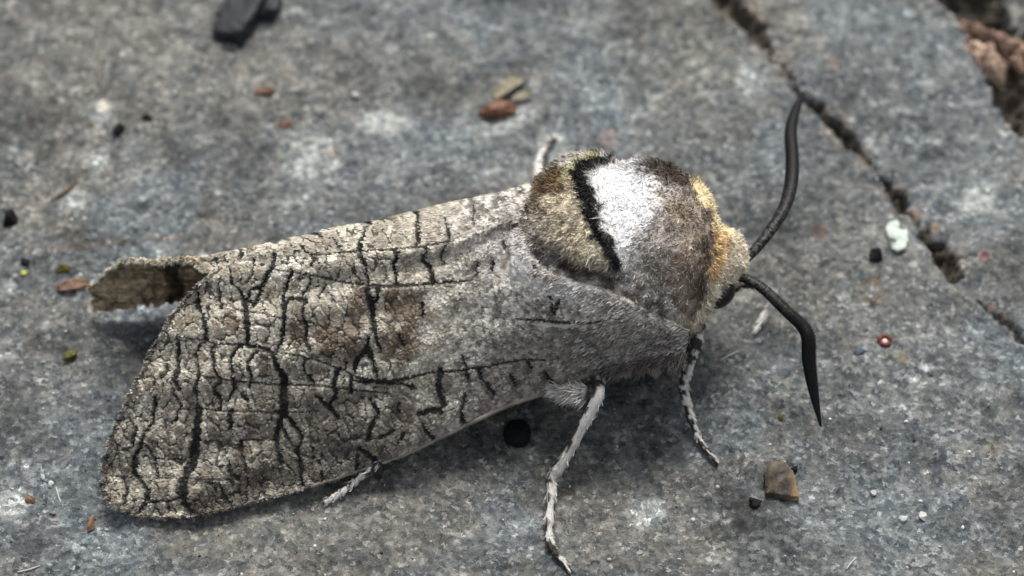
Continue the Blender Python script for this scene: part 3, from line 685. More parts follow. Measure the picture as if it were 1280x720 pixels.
def build_far_wing():
    def Q(*a): return P(*a)
    rows = []
    for T, Kp in [((672, 276, 11.0), (668, 226, 11.0)), ((640, 280, 11.0), (636, 237, 11.0)), ((562, 309, 10.75), (560, 254, 10.85)), ((500, 316, 10.6), (500, 269, 10.7)), ((450, 320, 10.45), (450, 279, 10.5)), ((400, 323, 10.2), (400, 289, 10.3)), ((350, 327, 9.9), (350, 301, 10.0)), ((300, 333, 9.6), (300, 312, 9.6))]:
        t = Q(*T); k = Q(*Kp)
        mid = 0.5 * (t + k) + np.array([0, 0, 0.35])
        rows.append([t, mid, k, k + np.array([0, 1.5, -2.2]), k + np.array([0, 2.6, -5.5]), np.array([k[0], k[1] + 3.3, 0.7])])
    def tail(T, Kp, B, lean):
        t = Q(*T); k = Q(*Kp); b = Q(*B)
        return [t, 0.5 * (t + k), k, k * .68 + b * .32 + np.array([0, lean, 0]), k * .33 + b * .67 + np.array([0, lean, 0]), b]
    rows.append(tail((262, 338, 9.2), (262, 319, 9.2), (255, 379, .6), .8))
    rows.append(tail((240, 327, 8.0), (240, 324, 8.0), (232, 380, .6), .7))
    rows.append(tail((205, 328, 6.6), (205, 325, 6.6), (200, 382, .6), .5))
    rows.append(tail((175, 329, 5.6), (175, 327, 5.6), (172, 386, .6), .35))
    rows.append(tail((150, 330, 4.8), (150, 328.5, 4.8), (146, 388, .6), .25))
    rows.append(tail((131, 342, 3.7), (131, 341, 3.7), (129, 389, .6), .15))
    rows.append(tail((116, 353, 3.0), (116, 352, 3.0), (116, 387, .6), .08))
    rows = np.array(rows)
    nu, nv = 420, 170
    cross = np.stack([catmull(r, nv) for r in rows], 0)
    W = np.stack([catmull(cross[:, j], nu) for j in range(nv)], 1)
    px, py = proj(W.reshape(-1, 3)); px = px.reshape(nu, nv); py = py.reshape(nu, nv)
    arc = np.linspace(0, 1, nv)[None, :] * 330
    # on the crest the pattern follows the picture, further down it runs on along the wing
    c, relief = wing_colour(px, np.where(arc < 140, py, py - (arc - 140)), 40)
    inner = sstep(268, 240, px)
    q = np.array([0.33, 0.255, 0.165])
    f1, f2, cid = voronoi((px + 6 * (fbm(px / 9, py / 9, 821) - .5)) / 15, (py + 6 * (fbm(px / 9, py / 9, 823) - .5)) / 17, 825)
    e = f2 - f1
    ic = (q * (0.55 + 1.1 * fbm(px / 4, py / 3, 827, 3)[..., None] * (0.6 + 0.8 * cid[..., None]))) * (1 - 0.6 * (sstep(0.22, 0.04, e) * sstep(.3, .6, noise(px / 11, py / 8, 831)))[..., None]) * (0.45 + 1.1 * noise(px / 30, py / 2.6, 833)[..., None])
    stripe = sstep(13, 6, np.abs(px - 219 - 4 * np.sin(py / 7)))
    ic = ic * (1 - .85 * stripe[..., None])
    dT = np.linalg.norm(W - W[:, :1], axis=-1) + .25 * (noise(px / 5, py / 5, 841) - .5)
    rimc = sstep(.30, .12, dT)[..., None]  # pale strip paints the lit top edge into the wing colour
    ic = ic * 1.35 * (1 - rimc) + np.array([.52, .48, .38]) * (.5 + noise(px / 4, py / 4, 843)[..., None]) * rimc
    c = c * (1 - inner[..., None]) + ic * inner[..., None]
    relief = relief * (1 - inner) + (1.2 * sstep(0, .35, e) + (fbm(px / 5, py / 5, 829, 2) - .5)) * inner
    nrm = grid_normals(W)
    if nrm[100, 40] @ np.array([0, 0, 1]) < 0: nrm = -nrm
    W = W + nrm * (relief * 0.1)[..., None]
    W[:, :, 2] += (inner * sstep(.25, 0, np.abs(np.linspace(0, 1, nv)[None] - 0.0)) * .4 * (noise(px / 4, 0 * py, 847) - .5))
    W[:, :, 2] += sstep(.75, 1, np.linspace(0, 1, nv))[None, :] * inner * .6 * (noise(px / 5, 0 * py, 851) - .35)
    W[:, :, 0] += sstep(.9, 1, np.linspace(0, 1, nu))[:, None] * .9 * (noise(py / 6, 0 * px, 849) - .5)
    o = mesh_obj('forewing', W.reshape(-1, 3), grid_faces(nu, nv), M_WING, moth, c.reshape(-1, 3))
    flow = unit(np.gradient(W, axis=0))
    add_scales(W, c, nrm, flow, o, 30000)
    add_scales(W, c, -nrm, flow, o, 9000, mask=np.broadcast_to(inner > .3, px.shape).astype(float))
    k = rng.integers(int(nu * .55), nu, 2600)
    root = W[k, 0]; d = unit((W[k, 0] - W[k, 8]) * 3 + flow[k, 0] * .5 + rng.normal(size=(2600, 3)) * 0.25)
    V, F, C = ribbons(root, d, rng.uniform(.12, .34, 2600), rng.uniform(.05, .09, 2600), np.array([0.5, 0.46, 0.36]) * rng.uniform(.6, 1.3, (2600, 1)))
    tag(mesh_obj('fringe', V, F, M_SCALE, o, C), kind='stuff')
    j = rng.integers(0, nv, 900)
    root = W[-1, j]; d = unit(flow[-1, j] + rng.normal(size=(900, 3)) * 0.3)
    V, F, C = ribbons(root, d, rng.uniform(.15, .35, 900), rng.uniform(.05, .09, 900), np.array([0.35, 0.31, 0.2]) * rng.uniform(.6, 1.3, (900, 1)))
    tag(mesh_obj('end_fringe', V, F, M_SCALE, o, C), kind='stuff')

NEAR_W, NEAR_N, NEAR_C = build_near_wing()
build_far_wing()

def build_fur():
    g = BG; n, m = g.shape[:2]
    nrm = unit(np.cross(np.gradient(g, axis=0), np.gradient(g, axis=1)))
    cen = CT + BS[:, None] * AX
    if nrm[100, 50] @ (g[100, 50] - np.array([cen[100][0], cen[100][1], 6.5])) < 0: nrm = -nrm
    area = np.linalg.norm(np.cross(np.gradient(g, axis=0), np.gradient(g, axis=1)), axis=-1)
    w = area * (BS > -7.0)[:, None]
    px0, py0 = proj(g.reshape(-1, 3)); vis = (nrm @ -FWD)
    w = w * np.where(vis > -0.35, 1.0, 0.25)
    N = 110000
    k = rng.choice(n * m, N, p=(w / w.sum()).ravel())
    i = k // m
    root = g.reshape(-1, 3)[k] + rng.normal(size=(N, 3)) * 0.05
    nn = nrm.reshape(-1, 3)[k]
    px, py = proj(root)
    c = fur_colour(px, py) * rng.uniform(0.62, 1.4, (N, 1))
    s = BS[i]
    front = sstep(3.8, 4.8, s)
    lum = c.mean(1)
    flow = -AX * (1 - front)[:, None] + AX * 0.55 * front[:, None] + np.array([0, -.12, -.3])
    d = unit(nn * (rng.uniform(.35, .8, (N, 1)) * np.where(lum > .7, .5, 1.0)[:, None]) + flow * 0.75 + rng.normal(size=(N, 3)) * 0.30)
    L = rng.uniform(.2, .5, N)
    tuft = sstep(6, -6, in_poly(px, py, TUFT)); L *= 1 + 0.35 * tuft
    L *= np.where(s > 5.5, 0.85, 1.0); L *= np.where(front > .3, 1.0, 1.0)
    wd = rng.uniform(.035, .085, N)
    root = root - nn * 0.05
    # locks: neighbouring hairs lean together and differ in length and tone from the next lock
    lx = px / 7.5 + 1.2 * fbm(px / 12, py / 12, 351, 2); ly = py / 9.5 + 1.2 * fbm(px / 12, py / 12, 353, 2)
    l1, l2, lid = voronoi(lx, ly, 355, 0.95)
    ang_ = lid * 6.283; lean = np.stack([np.cos(ang_), 0.5 * np.sin(ang_), np.sin(ang_)], 1)
    d = unit(d + lean * 0.38)
    L = L * (0.45 + 0.45 * lid)
    c = c * np.where(lum > .6, 0.95 + 0.12 * lid, 0.72 + 0.56 * np.modf(lid * 7.31)[0])[:, None]
    V, F, C = ribbons(root, d, L, wd, c, rng.normal(size=(N, 3)) * 0.22)
    tag(mesh_obj('fur', V, F, M_FUR, body, C), kind='stuff')
    # flattened grey hair-scales where the wing root meets the thorax
    px = proj(NEAR_W.reshape(-1, 3)); py = px[1].reshape(NEAR_W.shape[:2]); px = px[0].reshape(NEAR_W.shape[:2])
    wt = sstep(690, 800, px) + 0.9 * sstep(20, 0, in_poly(px, py, [(664, 262), (690, 320), (760, 350), (860, 405), (780, 372), (690, 345), (660, 300)]))
    wt = np.clip(wt, 0, 1) * np.linalg.norm(np.cross(np.gradient(NEAR_W, axis=0), np.gradient(NEAR_W, axis=1)), axis=-1)
    N = 4200
    k = rng.choice(wt.size, N, p=(wt / wt.sum()).ravel())
    root = NEAR_W.reshape(-1, 3)[k]; nn = NEAR_N.reshape(-1, 3)[k]
    px = px.ravel()[k]; py = py.ravel()[k]
    t = fbm(px / 10, py / 6, 611, 3)[:, None]
    c = (np.array([0.22, 0.19, 0.165]) * (1 - sstep(.3, .7, t)) + np.array([0.48, 0.455, 0.425]) * sstep(.3, .7, t)) * rng.uniform(.6, 1.4, (N, 1))  # hair tone raised to make up for back-light shade on the shoulder
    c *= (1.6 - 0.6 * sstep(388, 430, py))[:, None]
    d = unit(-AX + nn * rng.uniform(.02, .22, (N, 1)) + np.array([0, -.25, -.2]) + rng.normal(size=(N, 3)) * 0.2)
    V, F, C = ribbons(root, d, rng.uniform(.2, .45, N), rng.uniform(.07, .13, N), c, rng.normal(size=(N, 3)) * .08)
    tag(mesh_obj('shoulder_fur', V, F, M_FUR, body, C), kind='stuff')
    # loose hairs hanging under the wing root
    N = 1800
    k = rng.integers(0, int(NEAR_W.shape[0] * .16), N)
    root = NEAR_W[k, -2] + rng.normal(size=(N, 3)) * .15
    d = unit(np.array([-.6, -.35, -.6]) + rng.normal(size=(N, 3)) * .42)
    c = np.array([0.15, 0.13, 0.115]) * rng.uniform(.2, 1.7, (N, 1))
    V, F, C = ribbons(root, d, rng.uniform(.4, 1.2, N), rng.uniform(.03, .055, N), c)
    tag(mesh_obj('under_fur', V, F, M_FUR, body, C), kind='stuff')
build_fur()

# ---- eye
def lump(name, centre, radii, m, seed, rough=0.25, rot=0.0, parent=None, freq=1.6, sub=3, tilt=0.0, flatten=None, smooth=True):
    """irregular rounded grain"""
    bm = bmesh.new(); bmesh.ops.create_icosphere(bm, subdivisions=sub, radius=1.0)
    v = np.array([x.co[:] for x in bm.verts]); f = np.array([[q.index for q in p.verts] for p in bm.faces]); bm.free()
    n = fbm(v[:, 0] * freq + v[:, 2] * 1.3 + seed, v[:, 1] * freq - v[:, 2] * 1.1 + seed * 1.7, seed, 3) - .5
    v = v * np.array([1.0, 1.0 + .25 * math.sin(seed * 1.7), 1.0 + .2 * math.cos(seed * 2.3)]) if rough > .22 else v
    n2 = fbm(v[:, 0] * freq * 3 + v[:, 2] * 3 + seed, v[:, 1] * freq * 3 - v[:, 2] * 3.1, seed + 7, 3) - .5
    v = v * (1 + rough * 2 * n + rough * 0.9 * n2)[:, None]
    if flatten: v[:, 2] = np.where(v[:, 2] > flatten, flatten + (v[:, 2] - flatten) * .25, v[:, 2])
    v = v * np.array(radii)
    R = np.array(Matrix.Rotation(rot, 3, 'Z') @ Matrix.Rotation(tilt, 3, 'Y'))
    v = v @ R.T + np.asarray(centre)
    return mesh_obj(name, v, [f], m, parent, None, smooth)

lump('eye', P(900, 368, 5.5), (1.1, 0.75, 0.85), M_EYE, 3, 0.02, math.radians(40), moth)

# ---- antennae
def antenna(pts, widths, seed):
    p = np.array([P(*a) for a in pts]); n = 420
    w = catmull(np.column_stack([p, widths]), n); path = w[:, :3]; r = w[:, 3]
    s = np.concatenate([[0], np.cumsum(np.linalg.norm(np.diff(path, axis=0), axis=1))])
    saw = (s / 0.13) % 1.0
    r = r * (0.96 + 0.06 * saw)
    v, f, ring = tube(path, r, 14, 0.8)
    t = np.linspace(0, 1, n)
    fr = ring.copy()
    # a comb ridge on one flank
    a = np.linspace(0, 2 * math.pi, 14, endpoint=False)
    side = np.clip(-np.cos(a), 0, 1) ** 6
    fr = fr + (fr - path[:, None]) * (side[None, :, None] * (0.30 * saw * np.sin(math.pi * np.clip(t * 1.05, 0, 1)))[:, None, None])
    v[:n * 14] = fr.reshape(-1, 3)
    sp = sstep(0.62, 0.78, noise(np.repeat(t * 420, 14), np.tile(a * 3, n), seed)) * np.repeat(sstep(.55, .12, t), 14) * np.tile(np.clip(np.sin(a) + .5, 0, 1), n)
    c = np.array([0.004, 0.004, 0.0042])[None] * (1 - sp[:, None]) + np.array([0.10, 0.098, 0.095]) * sp[:, None]
    c = np.vstack([c, c[:1], c[-1:]])
    mesh_obj('antenna', v, f, M_ANT, moth, c)
antenna([(928, 328, 6.3), (943, 313, 6.6), (962, 290, 6.9), (981, 260, 7.1), (990, 228, 7.0), (991, 195, 6.7), (989, 165, 6.3), (994, 140, 5.9), (1004, 116, 5.4)], [.29, .32, .34, .36, .38, .38, .36, .30, .12], 5)
antenna([(918, 346, 6.0), (934, 349, 6.2), (955, 362, 6.1), (982, 388, 5.6), (1003, 408, 5.0), (1010, 424, 4.6), (1011, 452, 3.7), (1017, 490, 2.5), (1026, 533, 1.3)], [.28, .31, .34, .37, .40, .42, .41, .31, .07], 6)

# ---- legs
def leg(pts, widths, pale, seed, hairs=260, hl=0.35, white=1.0):
    p = np.array([P(*a) for a in pts]); n = 120
    w = catmull(np.column_stack([p, widths]), n); path = w[:, :3]; r = w[:, 3] * (1 + .18 * (noise(np.linspace(0, 24, n), np.zeros(n), seed) - .5))
    sg = (np.linspace(0, 1, n) * 9) % 1.0
    r = r * (1 + (.42 * sg - .14) * sstep(.35, .6, np.linspace(0, 1, n)))
    v, f, ring = tube(path, r, 12)
    t = np.linspace(0, 1, n); a = np.linspace(0, 2 * math.pi, 12, endpoint=False)
    def colr(tt, aa):
        q = np.interp(tt, np.linspace(0, 1, len(pale)), pale)
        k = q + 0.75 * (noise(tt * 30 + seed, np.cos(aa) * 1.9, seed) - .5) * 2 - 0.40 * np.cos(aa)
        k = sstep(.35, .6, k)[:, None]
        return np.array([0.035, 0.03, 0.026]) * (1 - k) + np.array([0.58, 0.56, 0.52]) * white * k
    c = colr(np.repeat(t, 12), np.tile(a, n)); c = np.vstack([c, c[:1], c[-1:]])
    k = rng.integers(2, n - 2, hairs); j = rng.integers(0, 12, hairs)
    root = ring[k, j]; nn = unit(ring[k, j] - path[k]); tg = unit(np.gradient(path, axis=0))[k]
    d = unit(tg + nn * rng.uniform(.1, .45, (hairs, 1)) + rng.normal(size=(hairs, 3)) * .15)
    hv, hf, hc = ribbons(root, d, rng.uniform(.5, 1.2, hairs) * hl, rng.uniform(.05, .09, hairs), colr(t[k], a[j]) * rng.uniform(.7, 1.25, (hairs, 1)))
    V, F, C = join([(v, f, c), (hv, hf, hc)])
    mesh_obj('leg', V, F, M_LEG, moth, np.clip(C, .01, .85))
gz = lambda px, py, dz: (px, py, float(ground_z(px, py)[2]) + dz)
# middle leg reaching to the lower frame edge
leg([(742, 452, 3.6), (747, 474, 4.6), (748, 492, 4.9), (738, 515, 4.2), (722, 545, 3.0), (703, 578, 1.7), (689, 598, .9), (690, 612, .7), gz(687, 640, .35), gz(686, 672, .3), gz(693, 690, .25), gz(703, 702, .2), gz(713, 717, .15)],
    [.5, .42, .37, .34, .31, .28, .32, .24, .22, .23, .18, .15, .09], [0, 0, .2, .6, .65, .6, .9, .95, .8, .95, .55, .3, .2], 11, 620, .32)
# white furred hip of that leg
hp = catmull([P(694, 486, 4.3), P(712, 490, 4.5), P(732, 492, 4.8)], 24)
v_, f_, ring = tube(hp, np.linspace(.18, .42, 24), 12)
k = rng.integers(0, 24, 900); j = rng.integers(0, 12, 900)
hd = unit(np.array([-.85, -.25, -.25]) + (ring[k, j] - hp[k]) * 1.2 + rng.normal(size=(900, 3)) * .25)
hv, hf, hc = ribbons(ring[k, j], hd, rng.uniform(.4, .9, 900), rng.uniform(.04, .07, 900), np.array([.62, .60, .56]) * rng.uniform(.5, 1.3, (900, 1)))
V, F, C = join([(v_, f_, np.array([.35, .33, .3])), (hv, hf, hc)])
mesh_obj('leg_base', V, F, M_LEG, moth, np.clip(C, .01, .85))
# near foreleg
leg([(872, 400, 5.2), (868, 428, 4.4), (861, 455, 3.4), (855, 484, 2.2), (859, 505, 1.5), (864, 524, 1.0), gz(870, 540, .45), gz(878, 556, .35), gz(887, 568, .25), gz(898, 580, .15)],
    [.5, .46, .36, .30, .25, .22, .2, .18, .16, .09], [0, .1, .15, .6, .35, .8, .45, .7, .4, .8], 12, 380, .25)
# hind leg showing under the wing edge
leg([(486, 566, 1.8), (462, 588, 1.3), gz(447, 598, .65), gz(432, 611, .4), gz(420, 620, .3), gz(405, 628, .2)], [.2, .2, .22, .2, .2, .13], [.2, .45, .6, .4, .75, .9], 13, 260, .3)
# far foreleg seen below the antenna
leg([(900, 372, 4.2), (925, 356, 4.4), (950, 360, 4.2), (966, 366, 2.4), (967, 374, 1.5), gz(957, 393, .45), gz(942, 416, .2)], [.3, .2, .14, .15, .2, .18, .06], [0, 0, 0, 1.2, 1.8, 1.8, 1.8], 14, 420, .4, 1.4)
# far middle leg behind the thorax
leg([(690, 240, 4.5), (676, 226, 4.0), (673, 212, 3.2), (676, 198, 2.3), gz(682, 184, 1.0), gz(690, 174, .4), gz(698, 170, .2)], [.4, .32, .3, .26, .22, .18, .08], [.6, 1.1, 1.1, .6, .5, .2, .8], 15, 220, .3)

# ------------------------------------------------------------------ bits lying on the rock
M_COAL = solid_mat('charcoal', (0.008, 0.009, 0.011), (0.024, 0.027, 0.033), 0.55, 0.35, 1.2, .2)
M_BLACK = solid_mat('black_crumb', (0.004, 0.004, 0.005), (0.013, 0.013, 0.015), 0.8, 0.2, 4, .15)
M_SEED = solid_mat('seed_shell', (0.028, 0.010, 0.006), (0.22, 0.085, 0.032), 0.42, 0.5, 1.6, .2)
M_BRACT = solid_mat('dry_bract', (0.13, 0.115, 0.075), (0.30, 0.27, 0.19), 0.75, 0.3, 2, .12)
M_WHITE = solid_mat('pale_flake', (0.40, 0.46, 0.41), (0.52, 0.57, 0.52), 0.55, 0.4, 2, .02)
M_BLUE = solid_mat('blue_grain', (0.035, 0.050, 0.075), (0.08, 0.105, 0.14), 0.5, 0.4, 5, .05)
M_RED = solid_mat('red_crust', (0.07, 0.014, 0.010), (0.19, 0.045, 0.028), 0.6, 0.3, 5, .04)
M_PINK = solid_mat('pink_centre', (0.5, 0.42, 0.38), (0.65, 0.55, 0.5), 0.6, 0.3, 5, .04)
M_CHIP = attr_mat('stone_chip', 0.6, 0.35, 5, .4, .05)
M_OLIVE = solid_mat('olive_moss', (0.030, 0.028, 0.008), (0.13, 0.12, 0.025), 0.7, 0.3, 3, .08)
M_LIME = solid_mat('lime_green', (0.30, 0.34, 0.03), (0.42, 0.46, 0.08), 0.6, 0.3, 5, .03)
M_BROWN = solid_mat('brown_flake', (0.08, 0.045, 0.030), (0.26, 0.15, 0.09), 0.65, 0.3, 2.5, .08)
M_TWIG = solid_mat('rust_fibre', (0.07, 0.045, 0.03), (0.24, 0.13, 0.07), 0.6, 0.3, 2, .05)
M_QUARTZ = solid_mat('quartz_grain', (0.36, 0.36, 0.345), (0.52, 0.52, 0.50), 0.4, 0.5, 3, .05)
M_GREENQ = solid_mat('greenish_grain', (0.16, 0.16, 0.12), (0.27, 0.265, 0.21), 0.4, 0.5, 2, .05)
M_ROSE = solid_mat('rose_stone', (0.07, 0.05, 0.04), (0.55, 0.37, 0.27), 0.8, 0.25, 1.5, .3)
M_PEACH = solid_mat('peach_stone', (0.16, 0.10, 0.075), (0.72, 0.53, 0.40), 0.8, 0.25, 1.1, .3)
M_FIBRE = solid_mat('pale_fibre', (0.45, 0.44, 0.42), (0.6, 0.59, 0.57), 0.5, 0.3, 3, .01)
PX = 0.05

def bit(name, label, cat, px, py, w, h, m, seed, height=None, rot=0, rough=.42, group=None, sub=4, sink=.45, flatten=None, freq=1.6):
    """a grain of w x h photo pixels lying on the rock"""
    rx = w * PX / 2; ry = h * PX / 2 / 0.80; rz = (height if height else 0.8 * min(rx, ry))
    if height is None: ry = max(ry * 0.85, rx * .3)
    q = ground_z(px, py)
    if 'dropping' in name:
        o = lump(name, q + np.array([0, 0, rz * (1 - sink)]), (rx, ry, rz), m, seed, rough, rot, None, freq, sub, 0, flatten)
    else:
        r_ = np.random.default_rng(seed); d = unit(r_.normal(size=(18, 3))) * r_.uniform(.65, 1.2, (18, 1)) * np.array([rx, ry, rz])
        cs, sn = math.cos(rot), math.sin(rot); d = d @ np.array([[cs, sn, 0], [-sn, cs, 0], [0, 0, 1]])
        o = hull(name, d + q + np.array([0, 0, rz * .4]), m, None, .12 * min(rx, ry, rz), None, .16, .12)
    return tag(o, label, cat, group)

def hull(name, pts, m, parent=None, bev=0.06, colors=None, amp=0.05, cut=.35):
    """faceted chip: bevelled convex hull of points in mm"""
    bm = bmesh.new()
    for p in pts: bm.verts.new(p)
    r = bmesh.ops.convex_hull(bm, input=bm.verts)
    bmesh.ops.delete(bm, geom=list({e for e in r['geom_interior'] + r['geom_unused'] if isinstance(e, bmesh.types.BMVert)}), context='VERTS')
    bmesh.ops.dissolve_limit(bm, angle_limit=.12, verts=bm.verts, edges=bm.edges)
    bmesh.ops.bevel(bm, geom=list(bm.edges), offset=bev, segments=2, affect='EDGES', profile=.6)
    bmesh.ops.triangulate(bm, faces=bm.faces)
    bmesh.ops.subdivide_edges(bm, edges=[e for e in bm.edges if e.calc_length() > cut], cuts=3 if amp > .1 else 2, use_grid_fill=True)
    bmesh.ops.triangulate(bm, faces=bm.faces)
    v = np.array([x.co[:] for x in bm.verts]); f = np.array([[q.index for q in p.verts] for p in bm.faces]); bm.free()
    v = v + amp * np.stack([fbm(v[:, 0] * (1.6 if amp > .1 else 3) + s, v[:, 1] * (1.6 if amp > .1 else 3) + v[:, 2] * 2 + s, 700 + s, 3) - .5 for s in (1, 2, 3)], 1)
    c = colors(v) if colors else None
    return mesh_obj(name, v, [f], m, parent, c, smooth=False)

# charcoal splinter at the upper edge
def coal(outline, z0, h):
    pts = []
    for k, (x, y) in enumerate(outline):
        q = ground_z(x, y); pts.append(q + np.array([0, 0, -.1])); t = P(x, y, q[2] + h[k]); pts.append(q + (np.array([0, 0, h[k]])) * 1.0)
    return pts
c1_ = coal([(266, 44), (276, 54), (300, 59), (312, 48), (328, 24), (344, -10), (318, -30), (296, -8), (280, 14)], 0, [.7, .9, 1.2, 1.5, 1.5, 1.4, 1.1, 1.0, .8])
tag(hull('charcoal_lump', c1_, M_COAL, None, .2, None, .45, .3), 'long blue black charcoal splinter lying on the rock, the largest dark fragment', 'charcoal')
tag(hull('charcoal_lump', coal([(326, 28), (346, 24), (352, 2), (340, -12), (326, 2)], 0, [.6, .9, .7, .8, .6]), M_COAL, None, .15, None, .4, .25), 'small blunt charcoal piece pressed against the long charcoal splinter', 'charcoal')

# seed with dry bract
seed = bpy.data.objects.new('seed', None); col.objects.link(seed); seed.empty_display_size = .002
tag(seed, 'shiny red brown seed with a dry straw coloured bract', 'seed')
q = ground_z(624, 141)
lump('kernel', q + np.array([0, 0, .3]), (1.2, .5, .42), M_SEED, 41, .4, math.radians(14), seed, 2.0, 4)
def leaflet(name, a, b, wid, lift, m, parent, seed_):
    """small curved dry leaf with thickness"""
    n, k = 16, 7
    t = np.linspace(0, 1, n); path = a[None] * (1 - t[:, None]) + b[None] * t[:, None]; path[:, 2] += lift * np.sin(math.pi * t)
    s = unit(np.cross(b - a, np.array([0, 0, 1.0])))
    j = np.linspace(-1, 1, k)
    prof = wid * np.sin(math.pi * (0.08 + .88 * t)) ** .7
    g = path[:, None] + s * (j[None] * prof[:, None])[..., None]
    g[..., 2] += .35 * wid * (j[None] ** 2) + .06 * (noise(np.arange(n)[:, None] * .8, np.arange(k)[None] * .9, seed_) - .5)
    lo = g - np.array([0, 0, .07])
    v = np.vstack([g.reshape(-1, 3), lo.reshape(-1, 3)]); f = grid_faces(n, k); m2 = n * k
    e = np.concatenate([np.arange(k), np.arange(1, n) * k + k - 1, (n - 1) * k + np.arange(k - 2, -1, -1), np.arange(n - 2, 0, -1) * k])
    e2 = np.roll(e, -1)
    return mesh_obj(name, v, [f, f[:, ::-1] + m2, np.stack([e, e2, e2 + m2, e + m2], 1)], m, parent)
up3 = np.array([0, 0, .25])
leaflet('bract', ground_z(616, 128) + up3, ground_z(656, 102) + up3, .5, .35, M_BRACT, seed, 3)
leaflet('bract', ground_z(640, 128) + up3, ground_z(664, 122) + up3, .28, .2, M_BRACT, seed, 4)

# pale S-shaped flake
def flake(name, outline, th, m, tilt=.0):
    pts = np.array([ground_z(x, y) for x, y in outline]); z = pts[:, 2].max()
    cen = pts.mean(0)
    loop = np.vstack([pts, pts[:1]]); dense = np.vstack([loop[i] * (1 - t) + loop[i + 1] * t for i in range(len(pts)) for t in (0, .25, .5, .75)]); dense[:, :2] += rng.normal(size=(len(dense), 2)) * .035
    dense[:, 2] = z + .05 + tilt * (dense[:, 0] - cen[0])
    inner = cen + (dense - cen) * .9
    top = inner + np.array([0, 0, th]); mid = dense + np.array([0, 0, th * .7]); n = len(dense)
    v = np.vstack([dense, mid, top]); a = np.arange(n); b = (a + 1) % n
    bm = bmesh.new(); vs = [bm.verts.new(x) for x in v]
    for i, j in zip(a, b):
        bm.faces.new([vs[i], vs[j], vs[n + j], vs[n + i]]); bm.faces.new([vs[n + i], vs[n + j], vs[2 * n + j], vs[2 * n + i]])
    bm.faces.new([vs[2 * n + i] for i in a]); bm.faces.new([vs[i] for i in a[::-1]])
    bmesh.ops.triangulate(bm, faces=bm.faces); bmesh.ops.recalc_face_normals(bm, faces=bm.faces)
    bm.verts.index_update()
    v = np.array([x.co[:] for x in bm.verts]); f = np.array([[q.index for q in p.verts] for p in bm.faces]); bm.free()
    return mesh_obj(name, v, [f], m, None, None, smooth=False)
tag(flake('pale_flake', [(1106, 290), (1111, 284), (1120, 281), (1124, 286), (1122, 291), (1133, 292), (1135, 304), (1131, 314), (1122, 318), (1114, 314), (1116, 309), (1122, 305), (1114, 302), (1108, 298)], .22, M_WHITE, .03), 'pale mint white S shaped flake lying beside the crack', 'flake')

bit('black_pellet', 'small black pellet beside the pale mint white flake', 'pellet', 1096, 321, 22, 22, M_BLACK, 51, rough=.5)
bit('blue_grain', 'small slate blue grain near the tiny red ring', 'grain', 1074, 441, 15, 14, M_BLUE, 52)
ring_q = ground_z(1106, 427)
rc = bpy.data.objects.new('red_ring', None); col.objects.link(rc); rc.empty_display_size = .001
tag(rc, 'tiny dark red ring shaped crust with a pale centre', 'crust')
ang = np.linspace(0, 2 * math.pi, 40)
v_, f_, _ = tube(ring_q + np.stack([np.cos(ang) * .33, np.sin(ang) * .36, .10 + .04 * np.sin(3 * ang)], 1), .13 + .03 * np.sin(5 * ang), 8)
mesh_obj('rim', v_, f_, M_RED, rc)
lump('centre', ring_q + np.array([0, 0, .05]), (.2, .2, .08), M_PINK, 8, .2, 0, rc, sub=2)

def chip_cols(v):
    n = fbm(v[:, 0] * 1.5, v[:, 1] * 1.5 + v[:, 2], 801, 3)[:, None]
    e = sstep(.3, .62, n)
    zz = sstep(.75, .2, v[:, 2])[:, None] * sstep(976, 1000, proj(v)[0] + 14 * (n[:, 0] - .5))[:, None]
    c = np.array([.035, .030, .026]) * (1 - e) + np.array([.12, .095, .066]) * e
    k = np.clip(zz + .6 * sstep(984, 1000, proj(v)[0])[:, None], 0, 1)
    return c * (1 - k) + np.array([.42, .27, .11]) * k
pts = []
for x, y, h in [(955, 600, .6), (962, 588, .9), (978, 588, 1.0), (990, 600, .9), (1000, 628, .35), (984, 626, .7), (958, 622, .5), (972, 606, 1.25)]:
    q = ground_z(x, y); pts += [q + np.array([0, 0, h]), q - np.array([0, 0, .1])]
tag(hull('stone_chip', pts, M_CHIP, None, .07, chip_cols, .32, .2), 'angular brown stone chip with an ochre broken edge', 'stone')
bit('black_crumb', 'tiny glossy black crumb touching the brown stone chip', 'crumb', 993, 588, 13, 10, M_BLACK, 53)
bit('dark_crumb', 'crumbly dark soil speck on the moth side of the brown stone chip', 'crumb', 943, 629, 18, 14, M_BLACK, 54, .25, rough=.5)
bit('pale_grain', 'translucent greenish grain in the shade under the moth thorax', 'grain', 815, 466, 24, 22, M_GREENQ, 55)
bit('black_dropping', 'blocky matt black pellet in the shade below the moth wing', 'pellet', 647, 547, 33, 30, M_BLACK, 56, .75, 0, .12, flatten=.4)
bit('black_pellet', 'black pellet next to the bright cream crust spot', 'pellet', 149, 164, 20, 18, M_BLACK, 57, rough=.55)
bit('black_crumb', 'flat black speck on the rock ledge near the bright cream crust spot', 'crumb', 186, 148, 18, 9, M_BLACK, 58)
bit('black_pellet', 'lumpy black pellet resting alone off the far wing tip, the broadest of the pellets', 'pellet', 13, 276, 30, 24, M_BLACK, 59, rough=.5)
bit('black_pellet', 'black pellet with a lime green fleck at its foot', 'pellet', 32, 329, 15, 15, M_BLACK, 60)
bit('green_fleck', 'lime green fleck touching a black pellet', 'fleck', 30, 342, 8, 10, M_LIME, 61)
bit('moss_crumb', 'dark olive moss crumb above the flat brown flake', 'moss', 79, 338, 22, 14, M_OLIVE, 62, rough=.4)
bit('moss_crumb', 'slanted olive and yellow moss crumb alone on bluish rock', 'moss', 88, 447, 26, 14, M_OLIVE, 63, rot=.5, rough=.4)
